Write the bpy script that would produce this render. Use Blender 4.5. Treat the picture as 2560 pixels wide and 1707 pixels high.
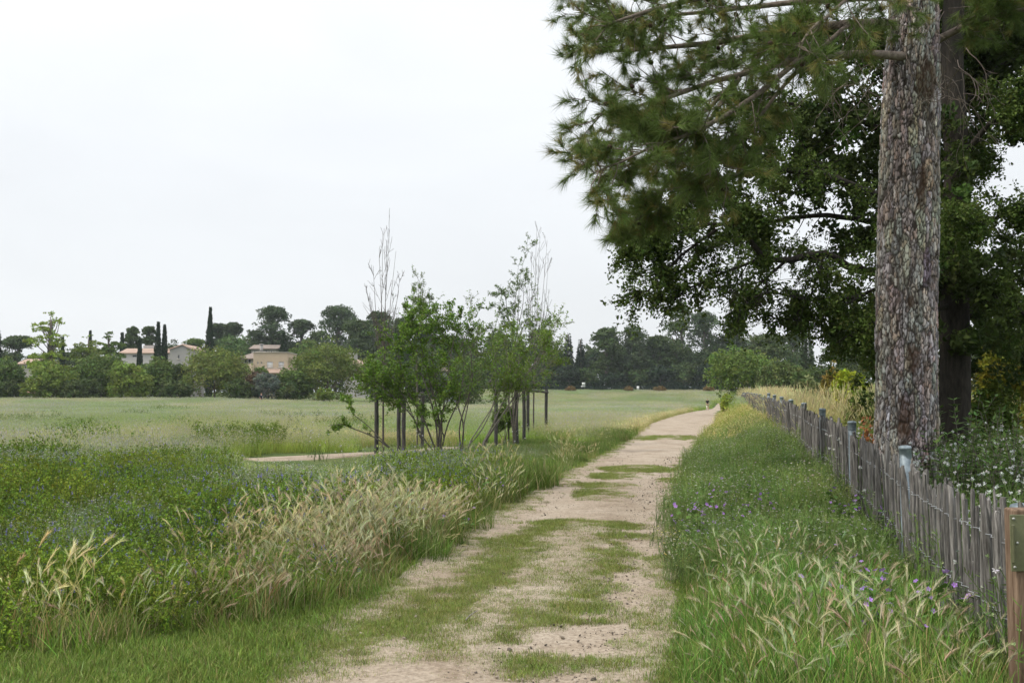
import bpy, math, random
import numpy as np
from mathutils import Vector, Matrix, kdtree

# ------------------------------------------------------------------ scene, camera, sky, sun
sc = bpy.context.scene
for o in list(bpy.data.objects):
    bpy.data.objects.remove(o)
COL = sc.collection
F = 2489.0                      # focal length in photo pixels (35 mm on 2560 px)
TILT = math.atan(144.5 / F)
EYE = 1.7
cam_d = bpy.data.cameras.new('camera')
cam_d.lens = 35.0; cam_d.sensor_width = 36.0
cam_d.clip_start = 0.05; cam_d.clip_end = 9000
cam = bpy.data.objects.new('camera', cam_d)
cam.location = (0, 0, EYE)
cam.rotation_euler = (math.pi / 2 + TILT, 0, 0)
COL.objects.link(cam); sc.camera = cam

SUN_AZ, SUN_EL = math.radians(-105), math.radians(48)      # azimuth from +Y towards +X
w = bpy.data.worlds.new('World'); sc.world = w; w.use_nodes = True
nt = w.node_tree; N = nt.nodes; L = nt.links
for n in list(N): N.remove(n)
out = N.new('ShaderNodeOutputWorld'); bg = N.new('ShaderNodeBackground')
bg.inputs['Strength'].default_value = 0.1
sky = N.new('ShaderNodeTexSky'); sky.sky_type = 'NISHITA'; sky.sun_disc = False
sky.sun_elevation = SUN_EL; sky.sun_rotation = SUN_AZ; sky.dust_density = 4.0; sky.air_density = 1.0
tc = N.new('ShaderNodeTexCoord')
sep = N.new('ShaderNodeSeparateXYZ'); L.new(tc.outputs['Generated'], sep.inputs[0])
mx = N.new('ShaderNodeMath'); mx.operation = 'MAXIMUM'; mx.inputs[1].default_value = 0.0
L.new(sep.outputs['Z'], mx.inputs[0])
# overcast luminance: brighter towards the zenith
lum = N.new('ShaderNodeMath'); lum.operation = 'MULTIPLY_ADD'; lum.inputs[1].default_value = 8.5; lum.inputs[2].default_value = 5.75
sq = N.new('ShaderNodeMath'); sq.operation = 'POWER'; sq.inputs[1].default_value = 2.3; L.new(mx.outputs[0], sq.inputs[0]); L.new(sq.outputs[0], lum.inputs[0])
mp = N.new('ShaderNodeMapping'); mp.inputs['Scale'].default_value = (1.2, 1.2, 3.2)
L.new(tc.outputs['Generated'], mp.inputs[0])
nz = N.new('ShaderNodeTexNoise'); nz.inputs['Scale'].default_value = 2.2; nz.inputs['Detail'].default_value = 5.0; nz.inputs['Roughness'].default_value = 0.5
nz.inputs['Distortion'].default_value = 0.4
L.new(mp.outputs[0], nz.inputs['Vector'])
cr = N.new('ShaderNodeMapRange'); cr.inputs['From Min'].default_value = 0.3; cr.inputs['From Max'].default_value = 0.7
cr.inputs['To Min'].default_value = 0.965; cr.inputs['To Max'].default_value = 1.055
L.new(nz.outputs['Fac'], cr.inputs['Value'])
ml = N.new('ShaderNodeMath'); ml.operation = 'MULTIPLY'
L.new(lum.outputs[0], ml.inputs[0]); L.new(cr.outputs[0], ml.inputs[1])
cc = N.new('ShaderNodeVectorMath'); cc.operation = 'SCALE'; cc.inputs[0].default_value = (0.965, 0.99, 1.015)
L.new(ml.outputs[0], cc.inputs['Scale'])
mix = N.new('ShaderNodeMix'); mix.data_type = 'RGBA'; mix.inputs['Factor'].default_value = 0.90
L.new(sky.outputs[0], mix.inputs['A']); L.new(cc.outputs[0], mix.inputs['B'])
L.new(mix.outputs['Result'], bg.inputs['Color']); L.new(bg.outputs[0], out.inputs[0])

sun_d = bpy.data.lights.new('sun', 'SUN'); sun_d.energy = 1.5; sun_d.angle = math.radians(11); sun_d.color = (1.0, 0.93, 0.81)
sun = bpy.data.objects.new('sun', sun_d); COL.objects.link(sun)
sd = Vector((math.sin(SUN_AZ) * math.cos(SUN_EL), math.cos(SUN_AZ) * math.cos(SUN_EL), math.sin(SUN_EL)))
sun.rotation_euler = sd.to_track_quat('Z', 'Y').to_euler()

vs = sc.view_settings
vs.view_transform = 'Standard'; vs.look = 'None'; vs.exposure = 0.76; vs.gamma = 1.0; vs.use_curve_mapping = False
sc.render.engine = 'CYCLES'
cy = sc.cycles
cy.max_bounces = 6; cy.diffuse_bounces = 3; cy.glossy_bounces = 2; cy.transmission_bounces = 4; cy.volume_bounces = 0
cy.use_denoising = True; cy.denoiser = 'OPENIMAGEDENOISE'; cy.denoising_input_passes = 'RGB_ALBEDO_NORMAL'; cy.denoising_prefilter = 'ACCURATE'
cy.caustics_reflective = False; cy.caustics_refractive = False

R = np.random.default_rng(7)
random.seed(7)
def ss(a, b, x):
    t = np.clip((np.asarray(x, float) - a) / (b - a), 0, 1)
    return t * t * (3 - 2 * t)

# ------------------------------------------------------------------ photo pixel -> place
CT, ST = math.cos(TILT), math.sin(TILT)
def at(px, py, Y):
    """world point on the sight line of a photo pixel, Y metres ahead"""
    xc = (px - 1280.0) / F; yc = (853.5 - py) / F
    k = Y / (CT - yc * ST)
    return np.array([xc * k, Y, EYE + (ST + yc * CT) * k])
def gxy(px, py):
    """point where the sight line meets flat ground"""
    xc = (px - 1280.0) / F; yc = (853.5 - py) / F
    k = -EYE / (ST + yc * CT)
    return xc * k, (CT - yc * ST) * k

# path edges, tall growth edge and fence line, all in metres
PL = np.array([(4.0, -1.3), (6.0, -1.25), (7.3, -1.1), (9.0, -.95), (11.2, -.63), (13.5, -.3), (16.5, .21), (19.5, .75), (23.5, 1.46), (30, 2.75), (42.7, 5.2), (68, 9.6), (98, 16.0), (124, 22.0), (141, 26.3), (154, 29.9), (197, 40.9), (230, 52)])
PR = np.array([(4.0, .75), (6.0, .84), (7.5, 1.05), (9.7, 1.52), (12.0, 1.85), (15.8, 2.57), (22, 3.75), (37, 6.95), (60, 11.9), (80, 16.2), (98, 20.0), (118, 24.6), (141, 30.2), (154, 33.6), (197, 44.6), (230, 56)])
PT = np.array([(6.3, -4.2), (6.45, -3.4), (6.6, -2.6), (7.0, -2.0), (7.7, -1.55), (8.6, -1.2), (10.5, -.85), (12.7, -.5), (15, -.1), (18.2, .5), (23.5, 1.42), (30, 2.7), (42.7, 5.15), (68, 9.5), (98, 15.9), (124, 21.9), (141, 26.2), (154, 29.8), (197, 40.8), (230, 51.9)])
def XL(Y): return np.interp(Y, PL[:, 0], PL[:, 1])
def XR(Y): return np.interp(Y, PR[:, 0], PR[:, 1])
def XT(Y): return np.where(np.asarray(Y) < 6.3, -50.0, np.interp(Y, PT[:, 0], PT[:, 1]))
def DT(X, Y): return XT(Y) - X + (.3 + .7 * ss(13, 9, Y)) * (fbm(X, Y, .75, 301) - .5)
def XF(Y): return 1.75 + 0.209 * np.asarray(Y, float)
BK = np.array([(-50, 0), (6, 0.0), (9.7, .08), (13.5, .25), (17.4, .4), (21, .5), (25, .57), (40, .75), (62, 1.0), (90, 1.2), (130, 1.3), (400, 2.0)])
def hgt(X, Y):
    X = np.asarray(X, float); Y = np.asarray(Y, float)
    left = 1.05 * ss(60, 150, Y) + 2.6 * ss(150, 270, Y)
    right = 3.25 * ss(172, 246, Y) + .6 * ss(240, 300, Y)
    wgt = ss(-45, -5, X)
    far = left * (1 - wgt) + right * wgt
    xr = XR(Y); xf = XF(Y)
    bank = np.interp(Y, BK[:, 0], BK[:, 1]) * ss(0, 1, (X - xr - .15) / np.maximum(xf - xr - .15, .5)) * (1 - ss(120, 170, Y))
    und = .03 * np.sin(X * 1.3 + 1.0) * np.sin(Y * .9) * ss(0.3, 1.5, np.maximum(XL(Y) - X, X - xr))
    return far + bank + und
def hz(x, y): return float(hgt(x, y))

# ------------------------------------------------------------------ materials
def newmat(name):
    m = bpy.data.materials.new(name); m.use_nodes = True
    nt = m.node_tree
    for n in list(nt.nodes): nt.nodes.remove(n)
    o = nt.nodes.new('ShaderNodeOutputMaterial')
    return m, nt.nodes, nt.links, o
def plant_mat(name, inst, trans=.3, rough=.65, spec=.08):
    m, N, L, o = newmat(name)
    a = N.new('ShaderNodeAttribute'); a.attribute_name = 'Col'
    col = a.outputs['Color']
    if inst:
        b = N.new('ShaderNodeAttribute'); b.attribute_type = 'INSTANCER'; b.attribute_name = 'tint'
        mm = N.new('ShaderNodeMix'); mm.data_type = 'RGBA'; mm.blend_type = 'MULTIPLY'; mm.inputs['Factor'].default_value = 1
        L.new(col, mm.inputs['A']); L.new(b.outputs['Color'], mm.inputs['B']); col = mm.outputs['Result']
    p = N.new('ShaderNodeBsdfPrincipled'); p.inputs['Roughness'].default_value = rough; p.inputs['Specular IOR Level'].default_value = spec
    t = N.new('ShaderNodeBsdfTranslucent'); x = N.new('ShaderNodeMixShader'); x.inputs[0].default_value = trans
    L.new(col, p.inputs['Base Color']); L.new(col, t.inputs['Color'])
    L.new(p.outputs[0], x.inputs[1]); L.new(t.outputs[0], x.inputs[2]); L.new(x.outputs[0], o.inputs[0])
    return m
M_INST = plant_mat('plant_scattered', True, .22)
M_LEAF = plant_mat('leaf', False, .22)
M_NEEDLE = plant_mat('needle', False, .22, .55, .15)
M_BARKV = plant_mat('bark_plates', False, 0.0, .9, .12)

def noise_mat(name, c1, c2, scale=8, rough=.85, bump=.3, bscale=None, stretch=(1, 1, 1), detail=6, spec=.2, metal=0, c3=None, dist=.01):
    m, N, L, o = newmat(name)
    t = N.new('ShaderNodeTexCoord'); mp = N.new('ShaderNodeMapping'); mp.inputs['Scale'].default_value = stretch
    oi = N.new('ShaderNodeObjectInfo')
    ad = N.new('ShaderNodeVectorMath'); ad.operation = 'ADD'
    sc_ = N.new('ShaderNodeMath'); sc_.operation = 'MULTIPLY'; sc_.inputs[1].default_value = 37.0
    L.new(oi.outputs['Random'], sc_.inputs[0])
    L.new(t.outputs['Object'], mp.inputs[0]); L.new(mp.outputs[0], ad.inputs[0]); L.new(sc_.outputs[0], ad.inputs[1])
    n = N.new('ShaderNodeTexNoise'); n.inputs['Scale'].default_value = scale; n.inputs['Detail'].default_value = detail; n.inputs['Roughness'].default_value = .65
    L.new(ad.outputs[0], n.inputs['Vector'])
    r = N.new('ShaderNodeValToRGB'); e = r.color_ramp.elements
    e[0].position = .32; e[0].color = (*c1, 1); e[1].position = .68; e[1].color = (*c2, 1)
    if c3: q = e.new(.5); q.color = (*c3, 1)
    L.new(n.outputs['Fac'], r.inputs[0])
    hv = N.new('ShaderNodeHueSaturation')
    vr = N.new('ShaderNodeMapRange'); vr.inputs['To Min'].default_value = .75; vr.inputs['To Max'].default_value = 1.25
    L.new(oi.outputs['Random'], vr.inputs['Value']); L.new(vr.outputs[0], hv.inputs['Value']); L.new(r.outputs[0], hv.inputs['Color'])
    p = N.new('ShaderNodeBsdfPrincipled'); p.inputs['Roughness'].default_value = rough; p.inputs['Specular IOR Level'].default_value = spec; p.inputs['Metallic'].default_value = metal
    L.new(hv.outputs[0], p.inputs['Base Color'])
    n2 = N.new('ShaderNodeTexNoise'); n2.inputs['Scale'].default_value = bscale or scale * 3; n2.inputs['Detail'].default_value = 5
    L.new(ad.outputs[0], n2.inputs['Vector'])
    b = N.new('ShaderNodeBump'); b.inputs['Strength'].default_value = bump; b.inputs['Distance'].default_value = dist
    L.new(n2.outputs['Fac'], b.inputs['Height']); L.new(b.outputs[0], p.inputs['Normal']); L.new(p.outputs[0], o.inputs[0])
    return m
M_STAKE = noise_mat('weathered_stake', (.03, .029, .027), (.10, .096, .09), 9, .9, .6, 30, (3, 3, .6))
M_PALE = noise_mat('split_chestnut', (.055, .051, .047), (.31, .295, .28), 16, .9, .9, 46, (4, 4, .3), c3=(.15, .141, .132))
M_ZINC = noise_mat('galvanised_metal', (.12, .155, .18), (.26, .31, .34), 18, .5, .15, spec=.5, metal=.35)
M_WIRE = noise_mat('wire', (.42, .45, .48), (.6, .62, .64), 40, .45, .1, spec=.5, metal=.4)
M_OLIVE = noise_mat('olive_paint', (.10, .105, .055), (.14, .145, .08), 20, .45, .08, spec=.4)
M_BOLT = noise_mat('bolt_steel', (.3, .3, .28), (.45, .45, .42), 30, .4, .05, spec=.5, metal=.6)
M_POSTWOOD = noise_mat('brown_post_wood', (.08, .045, .025), (.30, .21, .15), 7, .8, .5, 25, (5, 5, .5))
M_TWIG = noise_mat('young_bark', (.07, .06, .05), (.17, .15, .13), 20, .9, .4)
M_TWIGPALE = noise_mat('pale_bark', (.16, .14, .125), (.32, .29, .26), 20, .9, .4)
M_DARKBARK = noise_mat('dark_bark', (.014, .012, .010), (.042, .036, .03), 9, .95, .7, 30, (2, 2, .5))
M_FARBARK = noise_mat('far_bark', (.08, .065, .055), (.2, .17, .15), 2, .95, .4)
M_PINEBARK = noise_mat('pine_limb_bark', (.07, .055, .045), (.2, .165, .14), 14, .95, .8, 40)
M_CONE = noise_mat('pine_cone', (.03, .02, .015), (.07, .05, .035), 60, .9, .6)
M_STONE = noise_mat('pale_stone', (.3, .27, .23), (.5, .46, .4), 12, .9, .4)
M_SIGNPANEL = noise_mat('white_sign_panel', (.7, .71, .7), (.78, .79, .78), 3, .6, .02)
M_GREENFENCE = noise_mat('dark_green_fence_paint', (.012, .03, .022), (.02, .045, .032), 4, .6, .05)

# ------------------------------------------------------------------ mesh helpers
def make_mesh(name, V, Fc, mat, C=None, smooth=False):
    V = np.ascontiguousarray(V, np.float32); Fc = np.ascontiguousarray(Fc, np.int32)
    k = Fc.shape[1]
    me = bpy.data.meshes.new(name)
    me.vertices.add(len(V)); me.vertices.foreach_set('co', V.ravel())
    me.loops.add(Fc.size); me.loops.foreach_set('vertex_index', Fc.ravel())
    me.polygons.add(len(Fc)); me.polygons.foreach_set('loop_start', np.arange(0, Fc.size, k, dtype=np.int32))
    me.polygons.foreach_set('loop_total', np.full(len(Fc), k, np.int32))
    if smooth: me.polygons.foreach_set('use_smooth', np.ones(len(Fc), bool))
    if C is not None:
        a = me.attributes.new('Col', 'FLOAT_COLOR', 'POINT')
        c4 = np.ones((len(V), 4), np.float32); c4[:, :3] = np.clip(C, 0, 1)
        a.data.foreach_set('color', c4.ravel())
    me.update(calc_edges=True)
    if mat: me.materials.append(mat)
    return me
def link(name, me, parent=None, loc=None):
    o = bpy.data.objects.new(name, me); COL.objects.link(o)
    if parent: o.parent = parent
    if loc is not None: o.location = loc
    return o
def tag(o, label=None, cat=None, group=None, kind=None):
    if label: o['label'] = label
    if cat: o['category'] = cat
    if group: o['group'] = group
    if kind: o['kind'] = kind
    return o
def thing(name, label, cat, loc, group=None, rz=0):
    o = bpy.data.objects.new(name, None); COL.objects.link(o); o.location = loc; o.rotation_euler = (0, 0, rz)
    o.empty_display_size = .2
    return tag(o, label, cat, group)

class MB:
    """collects triangles"""
    def __init__(s): s.v = []; s.f = []; s.c = []; s.n = 0
    def add(s, V, Fc, C=None):
        V = np.asarray(V, float).reshape(-1, 3); Fc = np.asarray(Fc, int)
        if Fc.shape[1] == 4: Fc = np.vstack([Fc[:, [0, 1, 2]], Fc[:, [0, 2, 3]]])
        s.v.append(V); s.f.append(Fc + s.n); s.n += len(V)
        if C is None: C = (1, 1, 1)
        s.c.append(np.broadcast_to(np.asarray(C, float), (len(V), 3)))
        return s
    def arrays(s): return np.vstack(s.v), np.vstack(s.f), np.vstack(s.c)
    def box(s, lo, hi, C=None):
        x0, y0, z0 = lo; x1, y1, z1 = hi
        V = [(x0, y0, z0), (x1, y0, z0), (x1, y1, z0), (x0, y1, z0), (x0, y0, z1), (x1, y0, z1), (x1, y1, z1), (x0, y1, z1)]
        return s.add(V, [(0, 3, 2, 1), (4, 5, 6, 7), (0, 1, 5, 4), (1, 2, 6, 5), (2, 3, 7, 6), (3, 0, 4, 7)], C)
    def tube(s, P, r, sides=6, C=None, cap=True):
        V, Fc = tube_np(P, r, sides, cap); return s.add(V, Fc, C)
    def mesh(s, name, mat, smooth=False, col=False):
        V, Fc, C = s.arrays(); return make_mesh(name, V, Fc, mat, C if col else None, smooth)
    def build(s, name, mat, parent=None, loc=None, smooth=False, col=False):
        V, Fc, C = s.arrays()
        if loc is not None: V = V - np.asarray(loc)
        o = link(name, make_mesh(name, V, Fc, mat, C if col else None, smooth), None, loc)
        if parent is not None:
            o.parent = parent
            o.matrix_parent_inverse = Matrix.Translation(parent.location).inverted()
        return o
def tube_np(P, r, sides=6, cap=True):
    P = np.asarray(P, float); n = len(P)
    r = np.broadcast_to(np.asarray(r, float), (n,))
    T = np.gradient(P, axis=0); T /= np.linalg.norm(T, axis=1, keepdims=True) + 1e-9
    ref = np.array([0, 0, 1.0]) if abs(T[:, 2]).mean() < .85 else np.array([0, 1.0, 0.1])
    A = np.cross(T, ref); A /= np.linalg.norm(A, axis=1, keepdims=True) + 1e-9
    B = np.cross(T, A)
    th = np.linspace(0, 2 * math.pi, sides, endpoint=False)
    V = (P[:, None, :] + r[:, None, None] * (np.cos(th)[None, :, None] * A[:, None, :] + np.sin(th)[None, :, None] * B[:, None, :])).reshape(-1, 3)
    i = np.arange(n - 1)[:, None] * sides; j = np.arange(sides)[None, :]; k = (j + 1) % sides
    Q = np.stack([i + j, i + k, i + k + sides, i + j + sides], -1).reshape(-1, 4)
    Fc = np.vstack([Q[:, [0, 2, 1]], Q[:, [0, 3, 2]]])
    if cap:
        c0 = len(V); V = np.vstack([V, P[0], P[-1]])
        jj = np.arange(sides); kk = (jj + 1) % sides; b = (n - 1) * sides
        Fc = np.vstack([Fc, np.stack([np.full(sides, c0), jj, kk], -1), np.stack([np.full(sides, c0 + 1), b + kk, b + jj], -1)])
    return V, Fc
def smooth_path(P, n):
    """Catmull-Rom through control points"""
    P = np.asarray(P, float)
    Q = np.vstack([2 * P[0] - P[1], P, 2 * P[-1] - P[-2]])
    m = len(P) - 1; t = np.linspace(0, m - 1e-6, n); k = t.astype(int); u = (t - k)[:, None]
    p0, p1, p2, p3 = Q[k], Q[k + 1], Q[k + 2], Q[k + 3]
    return .5 * (2 * p1 + (p2 - p0) * u + (2 * p0 - 5 * p1 + 4 * p2 - p3) * u ** 2 + (3 * p1 - p0 - 3 * p2 + p3) * u ** 3)
def unit(v): return v / (np.linalg.norm(v, axis=-1, keepdims=True) + 1e-9)
def rdir(n, rng=R): return unit(rng.normal(size=(n, 3)))
def jit(n, c, a=.15, rng=R):
    """n colours around c"""
    c = np.asarray(c, float)
    v = 1 + rng.normal(0, a, (n, 1)); h = 1 + rng.normal(0, a * .4, (n, 3))
    return np.clip(c * np.clip(v, .4, 1.8) * h, .003, 1)
def leaf_cards(P, D, Nn, ln, wd, C, fold=.18, mid=.45):
    """n diamond leaves: base P, direction D, face normal Nn"""
    n = len(P); D = unit(D); S = unit(np.cross(D, Nn)); U = np.cross(S, D)
    ln = np.broadcast_to(ln, (n,))[:, None]; wd = np.broadcast_to(wd, (n,))[:, None]
    m = P + D * ln * mid
    V = np.stack([P, m + S * wd * .5 + U * wd * fold, P + D * ln, m - S * wd * .5 + U * wd * fold], 1).reshape(-1, 3)
    i = np.arange(n)[:, None] * 4
    Fc = np.vstack([i + np.array([[0, 1, 2]]), i + np.array([[0, 2, 3]])])
    return V, Fc, np.repeat(np.broadcast_to(C, (n, 3)), 4, 0)
def spikes(P, D, ln, wd, C, rng=R):
    """n thin triangles"""
    n = len(P); D = unit(D); S = unit(np.cross(D, rdir(n, rng)))
    ln = np.broadcast_to(ln, (n,))[:, None]; wd = np.broadcast_to(wd, (n,))[:, None]
    V = np.stack([P + S * wd * .5, P - S * wd * .5, P + D * ln], 1).reshape(-1, 3)
    return V, np.arange(3 * n).reshape(-1, 3), np.repeat(np.broadcast_to(C, (n, 3)), 3, 0)
def blades(rng, n, rad, h, wd, lean, C, base=None, tipcol=None, square=False):
    if base is None:
        if square: base = rng.uniform(-rad, rad, (n, 2))
        else:
            a = rng.uniform(0, 2 * math.pi, n); q = rad * np.sqrt(rng.uniform(0, 1, n)); base = np.stack([q * np.cos(a), q * np.sin(a)], -1)
    H = rng.uniform(h[0], h[1], n); az = rng.uniform(0, 2 * math.pi, n); ln = rng.uniform(lean[0], lean[1], n)
    D = np.stack([np.cos(az), np.sin(az), 0 * az], -1); S = np.stack([-np.sin(az), np.cos(az), 0 * az], -1)
    B = np.concatenate([base, np.zeros((n, 1))], 1)
    rows = []
    W = rng.uniform(.7, 1.2, n) * wd
    ts = (0, .4, .75, 1.0); ws = (1.0, .9, .6, 0)
    for t, q in zip(ts, ws):
        c = B + D * (H * ln * t ** 1.8)[:, None] + np.array([0, 0, 1.0]) * (H * t * (1 - .35 * ln * t))[:, None]
        if q > 0: rows += [c + S * (W * q * .5)[:, None], c - S * (W * q * .5)[:, None]]
        else: rows.append(c)
    V = np.stack(rows, 1).reshape(-1, 3)
    i = np.arange(n)[:, None] * 7
    tri = np.array([(0, 1, 3), (0, 3, 2), (2, 3, 5), (2, 5, 4), (4, 5, 6)])
    Fc = (i[:, None, :] + tri[None]).reshape(-1, 3)
    Cc = np.repeat(C, 7, 0) if len(np.shape(C)) == 2 else np.broadcast_to(C, (7 * n, 3))
    if tipcol is not None:
        Cc = Cc.copy().reshape(n, 7, 3); f = np.array([0, 0, .15, .15, .5, .5, 1.0])[None, :, None]
        Cc = (Cc * (1 - f) + np.asarray(tipcol) * f).reshape(-1, 3)
    return V, Fc, Cc

# ------------------------------------------------------------------ ground and paths
def grow_axis(a, b, step, lim, g=1.12):
    x = list(np.arange(a, b, step)); s = step
    while x[-1] < lim: s *= g; x.append(x[-1] + s)
    return x
xp = grow_axis(-8, 12, .3, 2600, 1.13); xn = []; s_ = .3; x_ = -8
while x_ > -2600: s_ *= 1.13; x_ -= s_; xn.append(x_)
gx = np.array(xn[::-1] + xp)
gy = np.array([-400, -150, -60, -25, -10, -4] + grow_axis(0, 40, .4, 3500, 1.07))
GX, GY = np.meshgrid(gx, gy)
GZ = hgt(GX, np.maximum(GY, 0))
nx, ny = len(gx), len(gy)
V = np.stack([GX, GY, GZ], -1).reshape(-1, 3)
i = (np.arange(ny - 1)[:, None] * nx + np.arange(nx - 1)[None, :]).ravel()
Q = np.stack([i, i + 1, i + nx + 1, i + nx], -1)
m, N, L, o = newmat('meadow_soil')
t = N.new('ShaderNodeTexCoord'); n1 = N.new('ShaderNodeTexNoise'); n1.inputs['Scale'].default_value = .35; n1.inputs['Detail'].default_value = 10; n1.inputs['Roughness'].default_value = .75
L.new(t.outputs['Object'], n1.inputs['Vector'])
r = N.new('ShaderNodeValToRGB'); e = r.color_ramp.elements
e[0].position = .3; e[0].color = (.035, .06, .018, 1); e[1].position = .72; e[1].color = (.15, .15, .06, 1); q = e.new(.52); q.color = (.07, .10, .03, 1)
p = N.new('ShaderNodeBsdfPrincipled'); p.inputs['Roughness'].default_value = .95; p.inputs['Specular IOR Level'].default_value = .1
L.new(n1.outputs['Fac'], r.inputs[0]); L.new(r.outputs[0], p.inputs['Base Color']); L.new(p.outputs[0], o.inputs[0])
ground = link('ground', make_mesh('ground', V, Q, m, None, True)); tag(ground, kind='structure')

def np_noise(X, Y, f, seed=0):
    """cheap value noise"""
    x = X * f + seed * 17.3; y = Y * f + seed * 9.7
    xi = np.floor(x); yi = np.floor(y); u = x - xi; v = y - yi; u = u * u * (3 - 2 * u); v = v * v * (3 - 2 * v)
    def hsh(a, b):
        q = np.sin(a * 127.1 + b * 311.7 + seed * 74.7) * 43758.5453; return q - np.floor(q)
    return (hsh(xi, yi) * (1 - u) + hsh(xi + 1, yi) * u) * (1 - v) + (hsh(xi, yi + 1) * (1 - u) + hsh(xi + 1, yi + 1) * u) * v
def fbm(X, Y, f, seed=0, o=4):
    return sum(np_noise(X, Y, f * 2 ** k, seed + k) * .5 ** (k + 1) for k in range(o)) / (1 - .5 ** o)

def dirt_mat():
    m, N, L, o = newmat('sandy_path_earth')
    t = N.new('ShaderNodeTexCoord')
    def noise(scale, det=8, rough=.65):
        n = N.new('ShaderNodeTexNoise'); n.inputs['Scale'].default_value = scale; n.inputs['Detail'].default_value = det; n.inputs['Roughness'].default_value = rough
        L.new(t.outputs['Object'], n.inputs['Vector']); return n
    big = noise(.9, 6); r = N.new('ShaderNodeValToRGB'); e = r.color_ramp.elements
    e[0].position = .28; e[0].color = (.22, .165, .115, 1); e[1].position = .7; e[1].color = (.42, .36, .29, 1); q = e.new(.47); q.color = (.345, .285, .22, 1)
    L.new(big.outputs['Fac'], r.inputs[0])
    fine = noise(26, 9, .8); r2 = N.new('ShaderNodeValToRGB'); e = r2.color_ramp.elements
    e[0].position = .33; e[0].color = (.42, .38, .34, 1); e[1].position = .58; e[1].color = (1.08, 1.08, 1.08, 1)
    L.new(fine.outputs['Fac'], r2.inputs[0])
    mm = N.new('ShaderNodeMix'); mm.data_type = 'RGBA'; mm.blend_type = 'MULTIPLY'; mm.inputs['Factor'].default_value = .95
    L.new(r.outputs[0], mm.inputs['A']); L.new(r2.outputs[0], mm.inputs['B'])
    vo = N.new('ShaderNodeTexVoronoi'); vo.inputs['Scale'].default_value = 38; L.new(t.outputs['Object'], vo.inputs['Vector'])
    vr = N.new('ShaderNodeValToRGB'); e = vr.color_ramp.elements
    e[0].position = .0; e[0].color = (1, 1, 1, 1); e[1].position = .34; e[1].color = (0, 0, 0, 1)
    L.new(vo.outputs['Distance'], vr.inputs[0])
    sp = N.new('ShaderNodeSeparateColor'); L.new(vo.outputs['Color'], sp.inputs[0])
    gt = N.new('ShaderNodeMath'); gt.operation = 'GREATER_THAN'; gt.inputs[1].default_value = .72; L.new(sp.outputs[0], gt.inputs[0])
    pm = N.new('ShaderNodeMath'); pm.operation = 'MULTIPLY'; L.new(gt.outputs[0], pm.inputs[0]); L.new(vr.outputs[0], pm.inputs[1])
    pc = N.new('ShaderNodeMix'); pc.data_type = 'RGBA'; L.new(sp.outputs[1], pc.inputs['Factor']); pc.inputs['A'].default_value = (.17, .14, .12, 1); pc.inputs['B'].default_value = (.48, .43, .37, 1)
    fin = N.new('ShaderNodeMix'); fin.data_type = 'RGBA'; L.new(pm.outputs[0], fin.inputs['Factor']); L.new(mm.outputs['Result'], fin.inputs['A']); L.new(pc.outputs['Result'], fin.inputs['B'])
    p = N.new('ShaderNodeBsdfPrincipled'); p.inputs['Roughness'].default_value = .95; p.inputs['Specular IOR Level'].default_value = .15
    L.new(fin.outputs['Result'], p.inputs['Base Color'])
    hs = N.new('ShaderNodeMath'); hs.operation = 'MULTIPLY_ADD'; hs.inputs[1].default_value = .5; L.new(pm.outputs[0], hs.inputs[0])
    bn = noise(60, 6, .7); L.new(bn.outputs['Fac'], hs.inputs[2])
    b = N.new('ShaderNodeBump'); b.inputs['Strength'].default_value = .7; b.inputs['Distance'].default_value = .012
    L.new(hs.outputs[0], b.inputs['Height']); L.new(b.outputs[0], p.inputs['Normal']); L.new(p.outputs[0], o.inputs[0])
    return m
M_DIRT = dirt_mat()
py_ = np.array(list(np.arange(3.0, 20, .06)) + list(np.arange(20, 60, .25)) + list(np.arange(60, 201, 1.5)))
us = np.linspace(0, 1, 70)
PY, PU = np.meshgrid(py_, us, indexing='ij')
edge_l = XL(PY) - .18 - .35 * fbm(PY, PY * 0, 1.1, 3) - 1.1 * ss(9, 6, PY); edge_r = XR(PY) + .1 + .3 * fbm(PY, PY * 0, 1.3, 5)
PX = edge_l + (edge_r - edge_l) * PU
rut = .02 * (np.exp(-((PU - .33) / .1) ** 2) + np.exp(-((PU - .74) / .1) ** 2))
PZ = hgt(PX, PY) + .03 + .03 * fbm(PX, PY, 1.2, 11) + .016 * fbm(PX, PY, 5, 13) + .008 * fbm(PX, PY, 16, 17) - rut - .07 * (ss(.06, 0, PU) + ss(.94, 1, PU))
a, b_ = PY.shape
i = (np.arange(a - 1)[:, None] * b_ + np.arange(b_ - 1)[None, :]).ravel()
path = link('path', make_mesh('path', np.stack([PX, PY, PZ], -1).reshape(-1, 3), np.stack([i, i + 1, i + b_ + 1, i + b_], -1), M_DIRT, None, True)); tag(path, kind='structure')
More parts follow.
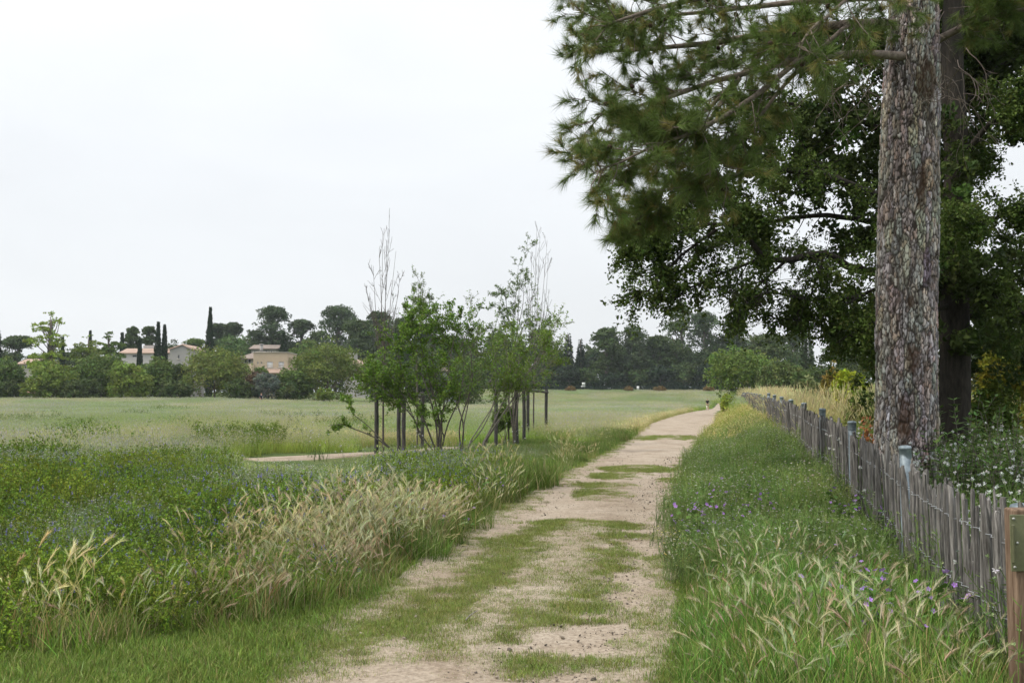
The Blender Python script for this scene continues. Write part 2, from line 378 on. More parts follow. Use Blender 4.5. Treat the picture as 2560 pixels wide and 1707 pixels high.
# short cross path behind the young trees
sy = np.linspace(0, 1, 40); sx = np.linspace(0, 1, 60)
SX, SV = np.meshgrid(sx, sy, indexing='ij')
ctrl = smooth_path([(-7.6, 28.2, 0), (-6.2, 28.9, 0), (-4.6, 30.3, 0), (-2.6, 33.4, 0), (-.5, 36.6, 0), (1.5, 40, 0)], 60)
wv = 1.35 - .75 * sx
CX = ctrl[:, 0][:, None] + 0 * SV; CYY = ctrl[:, 1][:, None] + (SV - .5) * 2 * (wv[:, None] + .2 * fbm(SX * 9, SV * 0, 1, 8)) * ss(0, .12, SX)
CZ = hgt(CX, CYY) + .035 + .02 * fbm(CX, CYY, 3, 9) - .06 * (ss(.08, 0, SV) + ss(.92, 1, SV))
i = (np.arange(59)[:, None] * 40 + np.arange(39)[None, :]).ravel()
sp_ = link('side_path', make_mesh('side_path', np.stack([CX, CYY, CZ], -1).reshape(-1, 3), np.stack([i, i + 40, i + 41, i + 1], -1), M_DIRT, None, True)); tag(sp_, kind='structure')

# ------------------------------------------------------------------ plant tiles (sources for the ground cover)
def proto(name, mb):
    V, Fc, C = mb.arrays()
    return bpy.data.objects.new(name, make_mesh(name, V, Fc, M_INST, C))
def curve_stem(rng, b, H, lean, az, nseg=5, nod=0.0):
    t = np.linspace(0, 1, nseg); D = np.array([math.cos(az), math.sin(az), 0])
    P = np.array([b[0], b[1], 0.0])[None] + D[None] * (H * (lean * t ** 1.7 + nod * t ** 6))[:, None] + np.array([0, 0, 1.0])[None] * (H * (t * (1 - .25 * lean * t) - .35 * nod * t ** 7))[:, None]
    return P
def ribbon(P, wd, rng):
    T = np.gradient(P, axis=0); S = unit(np.cross(T, rdir(1, rng)))
    V = np.stack([P + S * wd * .5, P - S * wd * .5], 1).reshape(-1, 3); n = len(P)
    i = np.arange(n - 1) * 2
    return V, np.vstack([np.stack([i, i + 1, i + 3], -1), np.stack([i, i + 3, i + 2], -1)])
def p_short(seed, rad=.2, n=330, h=(.02, .075), c=(.165, .215, .06)):
    rng = np.random.default_rng(seed); mb = MB()
    C = jit(n, c, .2, rng); dry = rng.random(n) < .16; C[dry] = jit(dry.sum(), (.30, .27, .14), .15, rng)
    mb.add(*blades(rng, n, rad, h, .0042, (.2, 1.0), C)); return mb
def p_tall(seed, rad=.2, n=130, h=(.18, .5), c=(.11, .205, .045), wd=.007, dryf=.12):
    rng = np.random.default_rng(seed); mb = MB()
    C = jit(n, c, .2, rng); dry = rng.random(n) < dryf; C[dry] = jit(dry.sum(), (.33, .30, .15), .15, rng)
    mb.add(*blades(rng, n, rad, h, wd, (.1, .8), C)); return mb
def foxhead(mb, rng, P0, T, ln, c, aw=34, awl=.045):
    """bristly nodding head"""
    az = rng.uniform(0, 6.28); T = unit(T)
    bend = unit(np.cross(T, np.array([math.cos(az), math.sin(az), .01])))
    s = rng.uniform(0, 1, aw)
    ax = P0[None] + T[None] * (s * ln)[:, None] + (np.array([0, 0, -1.0]))[None] * (ln * .16 * s ** 2)[:, None]
    D = T[None] * 1.0 + rdir(aw, rng) * .36 + np.array([0, 0, -.25])[None] * s[:, None]
    mb.add(*spikes(ax, D, awl * rng.uniform(.7, 1.2, aw), .002, jit(aw, c, .14, rng), rng))
    q = np.linspace(0, 1, 5); core = P0[None] + T[None] * (q * ln)[:, None] + np.array([0, 0, -1.0])[None] * (ln * .16 * q ** 2)[:, None]
    mb.tube(core, np.array([.002, .0035, .004, .003, .001]), 4, np.asarray(c) * .8, False)
def p_fox(seed, rad=.2, n=12, h=(.32, .6), c=(.60, .575, .33), stem=(.34, .33, .14), nb=60, bl=(.13, .21, .05), red=.07):
    rng = np.random.default_rng(seed); mb = MB(); wind = rng.uniform(-.5, .5)
    for k in range(n):
        a = rng.uniform(0, 6.28); q = rad * math.sqrt(rng.random()); H = rng.uniform(*h)
        P = curve_stem(rng, (q * math.cos(a), q * math.sin(a)), H, rng.uniform(.1, .55), rng.normal(wind, .9), 5)
        isred = rng.random() < red; 
        V, Fc = ribbon(P, .003, rng); mb.add(V, Fc, jit(1, (.26, .15, .08) if isred else stem, .1, rng)[0])
        foxhead(mb, rng, P[-1], P[-1] - P[-2] + np.array([.02, 0, 0]), rng.uniform(.065, .105), (.52, .40, .28) if isred else jit(1, c, .12, rng)[0])
    C = jit(nb, bl, .2, rng); dry = rng.random(nb) < .35; C[dry] = jit(dry.sum(), (.34, .29, .14), .15, rng)
    mb.add(*blades(rng, nb, rad, (.15, .38), .006, (.1, .8), C)); return mb
def puff(mb, rng, P, r, c, n=9, wd=.55):
    D = rdir(n, rng); D[:, 2] = abs(D[:, 2]) * .8 + D[:, 2] * .2
    mb.add(*leaf_cards(np.repeat(P[None], n, 0), D, rdir(n, rng), r, r * wd, jit(n, c, .12, rng)))
def p_lucerne(seed, rad=.19, n=15, h=(.32, .62), c=(.155, .235, .032), fl=(.2, .17, .46), nf=.32, leaf=.027):
    rng = np.random.default_rng(seed); mb = MB()
    for k in range(n):
        a = rng.uniform(0, 6.28); q = rad * math.sqrt(rng.random()); H = rng.uniform(*h); az = rng.uniform(0, 6.28)
        P = curve_stem(rng, (q * math.cos(a), q * math.sin(a)), H, rng.uniform(0, .45), az, 6)
        V, Fc = ribbon(P, .0035, rng); mb.add(V, Fc, jit(1, (.09, .13, .04), .1, rng)[0])
        m = 16; t = rng.uniform(.12, 1, m); B = np.stack([np.interp(t, np.linspace(0, 1, 6), P[:, j]) for j in range(3)], -1)
        D0 = rdir(m, rng); D0[:, 2] = abs(D0[:, 2]) * .6; D0 = unit(D0)
        B = B + D0 * rng.uniform(.008, .035, (m, 1))
        B3 = np.repeat(B, 3, 0); D = unit(np.repeat(D0, 3, 0) + rdir(3 * m, rng) * .75)
        Nn = unit(rdir(3 * m, rng) * .7 + np.array([0, 0, 1.0]))
        mb.add(*leaf_cards(B3, D, Nn, leaf * rng.uniform(.7, 1.3, 3 * m), leaf * .5, jit(3 * m, jit(1, c, .12, rng)[0], .16, rng), mid=.6))
        if rng.random() < nf:
            nn = 9; Q = P[-1][None] + np.array([0, 0, 1.0])[None] * rng.uniform(-.012, .022, (nn, 1)) + rdir(nn, rng) * .005
            D = rdir(nn, rng); D[:, 2] = abs(D[:, 2]) * .5
            mb.add(*leaf_cards(Q, D, rdir(nn, rng), .013, .007, jit(nn, fl, .2, rng)))
    return mb
def p_herb(seed, rad=.22, n=26, h=(.3, .62), c=(.24, .29, .15), fl=((.42, .38, .46), (.5, .5, .44)), nf=.6, nb=30):
    """grey-green thin stemmed herbs"""
    rng = np.random.default_rng(seed); mb = MB()
    for k in range(n):
        a = rng.uniform(0, 6.28); q = rad * math.sqrt(rng.random()); H = rng.uniform(*h)
        P = curve_stem(rng, (q * math.cos(a), q * math.sin(a)), H, rng.uniform(0, .4), rng.uniform(0, 6.28), 5)
        cc = jit(1, c, .14, rng)[0]
        V, Fc = ribbon(P, .0032, rng); mb.add(V, Fc, cc)
        m = 11; t = rng.uniform(.15, 1, m); B = np.stack([np.interp(t, np.linspace(0, 1, 5), P[:, j]) for j in range(3)], -1)
        D = rdir(m, rng); D[:, 2] = abs(D[:, 2]) * .9 + .2
        mb.add(*leaf_cards(B, D, rdir(m, rng), rng.uniform(.02, .055, m), .006, jit(m, cc, .14, rng)))
        if rng.random() < nf: puff(mb, rng, P[-1], .013, fl[rng.integers(len(fl))], 7)
    C = jit(nb, (.12, .17, .06), .2, rng); mb.add(*blades(rng, nb, rad, (.15, .4), .005, (.1, .7), C)); return mb
def p_meadow(seed, rad=.55, n=150, h=(.35, .72), c=(.265, .345, .085), heads=((.50, .48, .29), (.44, .41, .46), (.38, .41, .2)), wd=.012, hs=.04, nb=150, side=0):
    """patch of meadow grass with seed heads, square tile"""
    rng = np.random.default_rng(seed); mb = MB()
    C = jit(nb, c, .18, rng); mb.add(*blades(rng, nb, rad, (h[0] * .5, h[1] * .8), wd, (.1, .6), C, square=True))
    b = rng.uniform(-rad, rad, (n, 2)); H = rng.uniform(h[0], h[1], n); ln = rng.normal(0, .13, (n, 2))
    P0 = np.concatenate([b, np.zeros((n, 1))], 1); P1 = np.concatenate([b + ln * H[:, None], H[:, None]], 1)
    cs = jit(n, np.asarray(c) * 1.15, .15, rng); D = P1 - P0; S = unit(np.cross(D, rdir(n, rng))) * wd * .3
    V = np.stack([P0 + S, P0 - S, P1], 1).reshape(-1, 3); mb.add(V, np.arange(3 * n).reshape(-1, 3), np.repeat(cs, 3, 0))
    hc = np.asarray(heads)[rng.integers(0, len(heads), n)]
    for k in range(3):
        Dd = unit(D) + rdir(n, rng) * .55
        mb.add(*leaf_cards(P1 - unit(D) * (hs * rng.uniform(.2, 1.0, (n, 1))), Dd, rdir(n, rng), hs * rng.uniform(.6, 1.2, n), hs * .22, jit(n, hc, .12, rng)))
    return mb
def p_mallow(seed, rad=.2, c=(.09, .17, .04), n=60, fl=(.36, .20, .55), nf=6, H=.5):
    rng = np.random.default_rng(seed); mb = MB()
    for k in range(9):
        az = rng.uniform(0, 6.28); P = curve_stem(rng, rng.normal(0, .05, 2), rng.uniform(.5, 1) * H, rng.uniform(.2, .9), az, 5)
        V, Fc = ribbon(P, .005, rng); mb.add(V, Fc, (.10, .13, .05))
        m = 8; t = rng.uniform(.15, 1, m); B = np.stack([np.interp(t, np.linspace(0, 1, 5), P[:, j]) for j in range(3)], -1)
        for j in range(m):
            ctr = B[j] + rdir(1, rng)[0] * .03; Nn = unit(rdir(1, rng)[0] * .6 + np.array([0, 0, 1.0])); A = unit(np.cross(Nn, rdir(1, rng)[0])); Bv = np.cross(Nn, A)
            th = np.arange(5) * 2 * math.pi / 5 + rng.uniform(0, 6); s = rng.uniform(.02, .036)
            mb.add(*leaf_cards(np.repeat(ctr[None], 5, 0), np.cos(th)[:, None] * A + np.sin(th)[:, None] * Bv, np.repeat(Nn[None], 5, 0), s, s * .95, jit(5, jit(1, c, .15, rng)[0], .08, rng), mid=.6))
        if k < nf:
            ctr = P[-1] + np.array([0, 0, .015]); Nn = unit(rdir(1, rng)[0] * .6 + np.array([0, -.5, .8])); A = unit(np.cross(Nn, rdir(1, rng)[0])); Bv = np.cross(Nn, A)
            th = np.arange(5) * 2 * math.pi / 5
            mb.add(*leaf_cards(np.repeat(ctr[None], 5, 0), np.cos(th)[:, None] * A + np.sin(th)[:, None] * Bv + Nn * .25, np.repeat(Nn[None], 5, 0), .026, .018, jit(5, fl, .1, rng), mid=.65))
    return mb
def p_daisy(seed, c=(.62, .56, .2)):
    mb = p_herb(seed, .16, 16, (.12, .26), (.11, .17, .05), (c, (.66, .64, .5)), .9, 14); return mb
def p_dandel(seed):
    """white seed-head flowers on thin stalks"""
    rng = np.random.default_rng(seed); mb = MB()
    for k in range(7):
        P = curve_stem(rng, rng.normal(0, .1, 2), rng.uniform(.3, .65), rng.uniform(0, .4), rng.uniform(0, 6.28), 5)
        V, Fc = ribbon(P, .003, rng); mb.add(V, Fc, (.12, .17, .06))
        D = rdir(16, rng); mb.add(*leaf_cards(np.repeat(P[-1][None], 16, 0), D, rdir(16, rng), .016, .007, jit(16, (.62, .63, .62), .1, rng)))
    C = jit(25, (.09, .15, .04), .2, rng); mb.add(*blades(rng, 25, .15, (.12, .3), .008, (.2, .8), C)); return mb
def p_pebble(seed):
    rng = np.random.default_rng(seed); mb = MB()
    import bmesh
    bm = bmesh.new(); bmesh.ops.create_icosphere(bm, subdivisions=1, radius=1.0)
    V = np.array([v.co[:] for v in bm.verts]); Fc = np.array([[v.index for v in f.verts] for f in bm.faces]); bm.free()
    V = V * rng.uniform(.7, 1.2, (len(V), 1)) * np.array([1, rng.uniform(.6, .9), rng.uniform(.4, .65)])
    mb.add(V, Fc, (1, 1, 1)); return mb

GN = {}
def gn_group(key, protos):
    if key in GN: return GN[key]
    g = bpy.data.node_groups.new('scatter_' + key, 'GeometryNodeTree')
    g.interface.new_socket('Geometry', in_out='INPUT', socket_type='NodeSocketGeometry')
    g.interface.new_socket('Geometry', in_out='OUTPUT', socket_type='NodeSocketGeometry')
    n = g.nodes; l = g.links
    gi = n.new('NodeGroupInput'); go = n.new('NodeGroupOutput')
    iop = n.new('GeometryNodeInstanceOnPoints'); g2i = n.new('GeometryNodeGeometryToInstance')
    for p in protos:
        oi = n.new('GeometryNodeObjectInfo'); oi.inputs['Object'].default_value = p; oi.inputs['As Instance'].default_value = False
        l.new(oi.outputs['Geometry'], g2i.inputs[0])
    def att(nm, ty):
        a = n.new('GeometryNodeInputNamedAttribute'); a.data_type = ty; a.inputs['Name'].default_value = nm; return a.outputs['Attribute']
    l.new(gi.outputs[0], iop.inputs['Points']); l.new(g2i.outputs[0], iop.inputs['Instance'])
    iop.inputs['Pick Instance'].default_value = True
    l.new(att('pick', 'INT'), iop.inputs['Instance Index']); l.new(att('rot', 'FLOAT_VECTOR'), iop.inputs['Rotation']); l.new(att('scl', 'FLOAT_VECTOR'), iop.inputs['Scale'])
    l.new(iop.outputs[0], go.inputs[0])
    GN[key] = g; return g
def scatter(name, label, cat, key, protos, XY, scale, tint, tilt=.12, rng=R, Z=None, flat=None, parent=None):
    n = len(XY)
    if n == 0: return None
    z = hgt(XY[:, 0], XY[:, 1]) if Z is None else Z
    P = np.concatenate([XY, np.reshape(z, (-1, 1))], 1).astype(np.float32)
    me = bpy.data.meshes.new(name); me.vertices.add(n); me.vertices.foreach_set('co', P.ravel())
    a = me.attributes.new('pick', 'INT', 'POINT'); a.data.foreach_set('value', rng.integers(0, len(protos), n).astype(np.int32))
    rot = np.stack([rng.normal(0, tilt, n), rng.normal(0, tilt, n), rng.uniform(0, 2 * math.pi, n)], -1).astype(np.float32)
    a = me.attributes.new('rot', 'FLOAT_VECTOR', 'POINT'); a.data.foreach_set('vector', rot.ravel())
    s = np.asarray(scale, float)
    if s.ndim == 0: s = np.full(n, float(s))
    if s.ndim == 1: s = s[:, None] * np.ones((1, 3))
    a = me.attributes.new('scl', 'FLOAT_VECTOR', 'POINT'); a.data.foreach_set('vector', s.astype(np.float32).ravel())
    t = np.ones((n, 4), np.float32); t[:, :3] = tint
    a = me.attributes.new('tint', 'FLOAT_COLOR', 'POINT'); a.data.foreach_set('color', t.ravel())
    o = link(name, me, parent); tag(o, label, cat, kind='stuff')
    md = o.modifiers.new('scatter', 'NODES'); md.node_group = gn_group(key, protos)
    return o
def tints(n, a=.12, base=(1, 1, 1), rng=R):
    return np.clip(np.asarray(base) * (1 + rng.normal(0, a, (n, 1))) * (1 + rng.normal(0, a * .35, (n, 3))), .3, 2.2)
def grid_pts(x0, x1, y0, y1, step, rng=R):
    xs = np.arange(x0, x1, step); ys = np.arange(y0, y1, step); A, B = np.meshgrid(xs, ys)
    return np.stack([A.ravel(), B.ravel()], -1) + rng.uniform(-.5, .5, (A.size, 2)) * step
def in_view(P, k=.6, c=1.5): return np.abs(P[:, 0]) < k * P[:, 1] + c
def keep(P, prob, rng=R): return P[rng.random(len(P)) < prob]

K_SHORT = [proto('short_tuft', p_short(100 + k)) for k in range(4)]
K_TALL = [proto('tall_tuft', p_tall(110 + k)) for k in range(4)]
K_LUSH = [proto('lush_tuft', p_tall(115 + k, .3, 170, (.22, .6), (.115, .185, .034), .008, .12)) for k in range(3)]
K_FOX = [proto('foxtail_tuft', p_fox(120 + k)) for k in range(5)]
K_FOXRED = [proto('rusty_tuft', p_fox(130 + k, .2, 10, (.22, .46), (.45, .36, .22), (.30, .20, .10), 50, (.13, .18, .05), .5)) for k in range(3)]
K_FOXGREEN = [proto('green_foxtail', p_fox(135 + k, .2, 3, (.22, .5), (.52, .50, .30), (.24, .28, .09), 95, (.165, .25, .045), .3)) for k in range(4)]
K_LUC = [proto('lucerne_tuft', p_lucerne(140 + k)) for k in range(5)]
K_LUC0 = [proto('plain_lucerne', p_lucerne(145 + k, nf=.02, c=(.175, .24, .03))) for k in range(4)]
K_HERB = [proto('herb_tuft', p_herb(150 + k)) for k in range(4)]
K_GREENHERB = [proto('green_herb', p_herb(155 + k, .22, 30, (.22, .5), (.165, .235, .07), ((.4, .43, .28), (.46, .44, .4)), .3, 40)) for k in range(4)]
K_MEAD = [proto('meadow_patch', p_meadow(160 + k)) for k in range(5)]
K_MEADFAR = [proto('far_meadow_patch', p_meadow(170 + k, 1.2, 330, (.35, .7), (.265, .335, .09), ((.50, .49, .32), (.45, .43, .47), (.37, .41, .21)), .03, .075, 280)) for k in range(4)]
K_MALLOW = [proto('mallow_tuft', p_mallow(180 + k)) for k in range(4)]
K_DAISY = [proto('daisy_tuft', p_daisy(185 + k)) for k in range(2)]
K_DANDEL = [proto('seedhead_tuft', p_dandel(190 + k)) for k in range(3)]
K_YELLOW = [proto('straw_tuft', p_fox(195 + k, .35, 34, (.3, .52), (.68, .63, .34), (.46, .42, .18), 60, (.24, .27, .075), .06)) for k in range(3)]
K_PEB = [proto('pebble_source', p_pebble(200 + k)) for k in range(5)]

def clear_side(P):
    m = np.ones(len(P), bool)
    for c in ctrl[::3]: m &= ~((np.abs(P[:, 0] - c[0]) < .45) & (np.abs(P[:, 1] - c[1] + .05) < .75))
    # keep the view onto the bare earth open
    m &= ~((P[:, 0] > -7.9) & (P[:, 0] < -3.6) & (P[:, 1] > 23.6) & (P[:, 1] < 31.9))
    return m
# --- short turf on the path and along both edges
patches = [(1410, 1322, 70, 14), (1500, 1319, 60, 8), (1355, 1357, 110, 16), (1420, 1362, 80, 8), (1511, 1219, 60, 7), (1572, 1176, 52, 7), (1521, 1196, 40, 6), (1496, 1242, 45, 14),
           (1659, 1181, 22, 4), (1690, 1207, 24, 5), (1685, 1061, 36, 6), (1557, 1349, 70, 6), (1640, 1352, 30, 5), (1560, 1095, 50, 6), (1680, 1095, 40, 5), (1620, 1098, 30, 3),
           (1330, 1420, 190, 34), (1210, 1490, 230, 44), (1080, 1560, 210, 40), (980, 1640, 160, 30), (1120, 1610, 110, 28), (1290, 1680, 120, 26), (1450, 1440, 70, 20), (1480, 1530, 50, 10),
           (780, 1660, 150, 26), (900, 1610, 180, 40), (1060, 1500, 160, 40), (1150, 1440, 120, 30), (1250, 1560, 160, 30), (1210, 1390, 60, 20), (1440, 1400, 90, 12), (1620, 1560, 30, 24), (1610, 1640, 40, 26), (1560, 1690, 70, 18), (760, 1700, 120, 14)]
P = grid_pts(-4.5, 9, 4.2, 46, .08)
P = P[(P[:, 0] > XL(P[:, 1]) - 4) & (P[:, 0] < XR(P[:, 1]) + .5) & in_view(P)]
X, Y = P[:, 0], P[:, 1]
nzv = fbm(X, Y, 1.6, 21, 4); nz2 = fbm(X, Y, 6.0, 25, 3)
dl = XL(Y) - X; dr = X - XR(Y); dt = XT(Y) - X
dens = np.zeros(len(P))
edge = np.maximum(ss(-.35, .12, dl + .55 * (nzv - .5)), ss(-.3, .1, dr + .5 * (nzv - .5)))
dens = np.maximum(dens, edge)
for (px, py, rx, ry) in patches:
    cx, cyv = gxy(px, py); _, ya = gxy(px, py + ry); _, yb = gxy(px, py - ry); sx_ = rx / F * cyv; syv = max((yb - ya) / 2, .05)
    d = np.hypot((X - cx) / sx_, (Y - cyv) / syv)
    dens = np.maximum(dens, ss(1.6, .95, d + 1.7 * (nzv - .5) + 1.0 * (nz2 - .5)))
dens *= np.where(Y < 7.2, 1.0, 1.0) * ss(.2, .42, nz2 + .6 * dens)
dens *= (1 - .75 * ss(14, 40, Y))
onpath = (dl < .05) & (dr < .05)
P = P[R.random(len(P)) < dens]
X, Y = P[:, 0], P[:, 1]
dl = XL(Y) - X; dr = X - XR(Y); onp = (dl < .15) & (dr < .1)
sz = np.where(onp, R.uniform(.6, 1.0, len(P)), R.uniform(.8, 1.35, len(P)) + .5 * ss(.1, .5, np.maximum(dl, dr)))
tn = tints(len(P), .13) * np.where(onp[:, None], np.array([1.1, 1.08, .95]), np.array([.92, 1.04, .75]))
sxy = sz * (1 + .5 * ss(12, 30, Y))
scatter('short_grass', 'short trodden turf spreading over the sandy path and its edges', 'grass', 'short', K_SHORT, P, np.stack([sxy * .8, sxy * .8, sz], -1), tn, .08, Z=hgt(X, Y) + .02 * onp)

# --- lucerne with violet flowers, left
P = grid_pts(-13, 2.5, 6.6, 27, .155)
P = P[in_view(P)]; X, Y = P[:, 0], P[:, 1]; d = DT(X, Y)
pr = ss(.05, .5, d) * (1 - ss(14, 25, Y + 5 * (fbm(X, Y, .35, 33) - .5)))
pr *= 1 - .45 * ss(2.6, .8, d) * ss(8.2, 9.6, Y) * ss(15, 12.5, Y)
pr *= .35 + .65 * ss(.35, .55, fbm(X, Y, .55, 37))
P = keep(P, pr); fm = R.random(len(P)) < ss(.42, .6, fbm(P[:, 0], P[:, 1], .5, 303)) * .95 + .08
def low(P):
    # lower growth where the photo looks down onto the bare strip and the stake feet
    r = P[:, 0] / P[:, 1]; a_ = ss(-.29, -.265, r) * ss(-.125, -.145, r) * ss(15.5, 18, P[:, 1]) * ss(30, 27, P[:, 1]); b_ = ss(-6.5, -5.5, P[:, 0]) * ss(5, 3.5, P[:, 0]) * ss(19, 24, P[:, 1]) * ss(42, 36, P[:, 1])
    return 1 - .6 * np.maximum(a_, b_ * .9)
def hv(P, f=.45, a=.45, seed=307): return (1 + a * 2 * (fbm(P[:, 0], P[:, 1], f, seed, 3) - .5))
hs_ = R.uniform(.75, 1.2, len(P)) * hv(P) * (.75 + .35 * ss(0, .9, DT(P[:, 0], P[:, 1]))) * low(P)
tl = tints(len(P), .16) * (1 + .35 * (fbm(P[:, 0], P[:, 1], .9, 311)[:, None] - .5) * np.array([1.6, 1, .6]))
scatter('lucerne', 'green lucerne dotted with small violet flowers at the lower left', 'lucerne', 'lucerne', K_LUC, P[fm], hs_[fm], tl[fm], .15)
scatter('leafy_lucerne', 'leafy green lucerne without flowers between the flowering patches', 'lucerne', 'lucerne0', K_LUC0, P[~fm], hs_[~fm], tl[~fm], .15)
# --- grey-green herbs behind and through it
P = grid_pts(-22, 2, 7.2, 34, .2)
P = P[in_view(P)]; X, Y = P[:, 0], P[:, 1]; d = XT(Y) - X
pr = ss(.5, 1.6, d) * ss(8, 11, Y) * (1 - .6 * ss(20, 34, Y)) * (.25 + .75 * ss(.42, .6, fbm(X, Y, .3, 41)))
P = keep(P, pr * .75); P = P[clear_side(P)]
scatter('grey_herbs', 'grey-green thin stemmed herbs behind the lucerne', 'herbs', 'herb', K_HERB, P, R.uniform(.75, 1.2, len(P)) * hv(P, .35, .5) * low(P), tints(len(P), .13), .12)
# --- foxtail barley along the left edge
P = grid_pts(-4.5, 4, 6.6, 34, .125)
X, Y = P[:, 0], P[:, 1]; d = DT(X, Y)
core = ss(0, .3, d) * (1 - ss(1.2, 2.3, d)) * ss(8.4, 9.6, Y) * (1 - ss(12.4, 13.8, Y))
thin = ss(0, .15, d) * (1 - ss(.7, 1.6, d)) * (.09 * (Y < 9.2) + .06 * (Y > 13.5) * ss(.5, .62, fbm(X, Y, .6, 53)))
P = keep(P, np.maximum(core * .7 * ss(.25, .5, fbm(X, Y, 1.1, 313)), thin))
X, Y = P[:, 0], P[:, 1]
scatter('foxtail_barley', 'pale yellow nodding foxtail grass beside the left path edge', 'grass', 'fox', K_FOX, P, R.uniform(.75, 1.2, len(P)) * (1 + .22 * ss(9, 11, Y)) * hv(P, .9, .3) * (.7 + .3 * ss(0, .5, DT(X, Y))), tints(len(P), .12) * (1 + .3 * (fbm(X, Y, .9, 317)[:, None] - .5) * np.array([1, .2, -.6])), .16)
P = grid_pts(-4, 0, 6.9, 11, .15)
X, Y = P[:, 0], P[:, 1]; d = DT(X, Y)
pr = ss(.02, .15, d) * (1 - ss(.5, 1.2, d)) * (1 - ss(9.6, 11, Y)) * ss(7.0, 8.2, Y) * .32
P = keep(P, pr)
scatter('rusty_foxtail', 'reddish brown dry foxtail stems at the front of the clump', 'grass', 'foxred', K_FOXRED, P, R.uniform(.8, 1.2, len(P)), tints(len(P), .12), .12)
# --- lush grass around the shrubs and along the path
P = grid_pts(-6, 7, 7.0, 52, .24)
P = P[in_view(P)]; X, Y = P[:, 0], P[:, 1]; d = DT(X, Y)
pr = ss(.0, .25, d) * (1 - ss(3.0, 5.5, d)) * ss(14, 20, Y) * (1 - ss(40, 52, Y)) * .9
pr = np.maximum(pr, ss(-.15, .15, d) * (1 - ss(1.4, 2.2, d)) * .3 * (Y < 16))
P = keep(P, pr)
scatter('lush_grass', 'lush green grass round the shrubs and along the path bend', 'grass', 'lush', K_LUSH, P, R.uniform(.6, 1.1, len(P)) * hv(P, .6, .5) * np.where(P[:, 1] < 16, .85, 1) * low(P), tints(len(P), .14), .14)
# --- straw coloured strips
P = np.vstack([grid_pts(-20, 8, 33, 62, .5), grid_pts(6, 40, 55, 135, .6)])
P = P[in_view(P)]; X, Y = P[:, 0], P[:, 1]; d = XT(Y) - X
pr = ss(-.1, .3, d) * (1 - ss(2.2, 5.0, d)) * ss(39, 48, Y) * 1.0
pr = np.maximum(pr, ss(.52, .62, fbm(X, Y, .12, 61)) * .5 * (Y < 50) * (d > 1))
pr = np.maximum(pr, ((np.abs(Y - (37 + .12 * (X + 6))) < 2.2) & (X < -2)) * .75)
P = keep(P, pr)
scatter('straw_grass', 'straw coloured ripe grass in strips beside the far path', 'grass', 'straw', K_YELLOW, P, R.uniform(.8, 1.25, len(P)), tints(len(P), .1), .1)
# --- open meadow
P = grid_pts(-36, 12, 15, 62, .42)
P = P[in_view(P, .62, 2)]; X, Y = P[:, 0], P[:, 1]; d = XT(Y) - X
pr = ss(.5, 2.0, d) * ss(15, 23, Y + 3 * (fbm(X, Y, .3, 71) - .5)) * (1 - ss(-6.2, -5, X) * ss(20, 23, Y) * ss(41, 36, Y))
P = keep(P, pr); P = P[clear_side(P)]
X, Y = P[:, 0], P[:, 1]
def meadow_tint(P, rng=R):
    X, Y = P[:, 0], P[:, 1]
    a = fbm(X, Y * .6, .13, 81, 5)[:, None]; b = fbm(X, Y * .5, .22, 87, 4)[:, None]
    g = np.array([.82, .96, .68]); y = np.array([1.06, 1.05, .88]); l = np.array([1.04, 1.02, 1.12])
    t = g * ss(.56, .36, a) + y * ss(.42, .6, a) * (1 - ss(.56, .36, a)) + .0
    t = t / np.maximum(ss(.56, .36, a) + ss(.42, .6, a) * (1 - ss(.56, .36, a)), .3)
    t = t * (1 - .45 * ss(.5, .62, b)) + l * .45 * ss(.5, .62, b)
    return np.clip(t * tints(len(P), .09, rng=rng), .35, 1.7)
scatter('meadow_grass', 'open meadow of pale green seeding grass beyond the lucerne', 'grass', 'mead', K_MEAD, P, np.stack([R.uniform(.75, 1.15, len(P))] * 2 + [R.uniform(.7, 1.15, len(P)) * hv(P, .3, .75) * low(P)], -1), meadow_tint(P), .08)
cl_ = np.array([gxy(*q) for q in [(95, 1075), (30, 1225), (80, 1210), (600, 1130), (640, 1120), (575, 1140), (720, 1065), (330, 1060), (480, 1090), (210, 1110), (1120, 1075), (420, 1045), (150, 1160), (860, 1090)]])
CP = np.vstack([c + R.normal(0, 1, (int(16 + c[1] * .25), 2)) * np.array([.35, .5]) * (.5 + c[1] / 25) for c in cl_]); CP = CP[clear_side(CP)]
scatter('meadow_weeds', 'darker bushy weed clumps standing out of the meadow', 'weeds', 'lucerne0', K_LUC0, CP, R.uniform(1.1, 1.9, len(CP)), tints(len(CP), .14, (.75, .85, .8)), .12)
P = np.vstack([grid_pts(-75, 45, 60, 130, .95), grid_pts(-110, 90, 130, 262, 1.5)])
P = P[in_view(P, .62, 2)]; X, Y = P[:, 0], P[:, 1]; d = XT(Y) - X; dr = X - XR(Y)
P = P[((d > 1.7) | (dr > 2.6)) & ~((X < -30) & (Y > 165))]
scatter('far_meadow', 'far hazy part of the meadow with greyish seed heads', 'grass', 'meadfar', K_MEADFAR, P, R.uniform(.85, 1.2, len(P)) * (1 + .2 * (P[:, 1] > 130)), meadow_tint(P), .04)
# tall seed stalks sticking out of the meadow
P = grid_pts(-80, 20, 24, 150, 1.6); P = P[in_view(P)]; P = keep(P, ss(1, 3, XT(P[:, 1]) - P[:, 0]) * .3)
scatter('meadow_flowers', 'whitish flower stalks rising above the meadow', 'flowers', 'dandel', K_DANDEL, P, np.stack([R.uniform(1.0, 2.0, len(P))] * 2 + [R.uniform(1.2, 1.75, len(P))], -1), tints(len(P), .08, (.9, .88, .95)), .1)
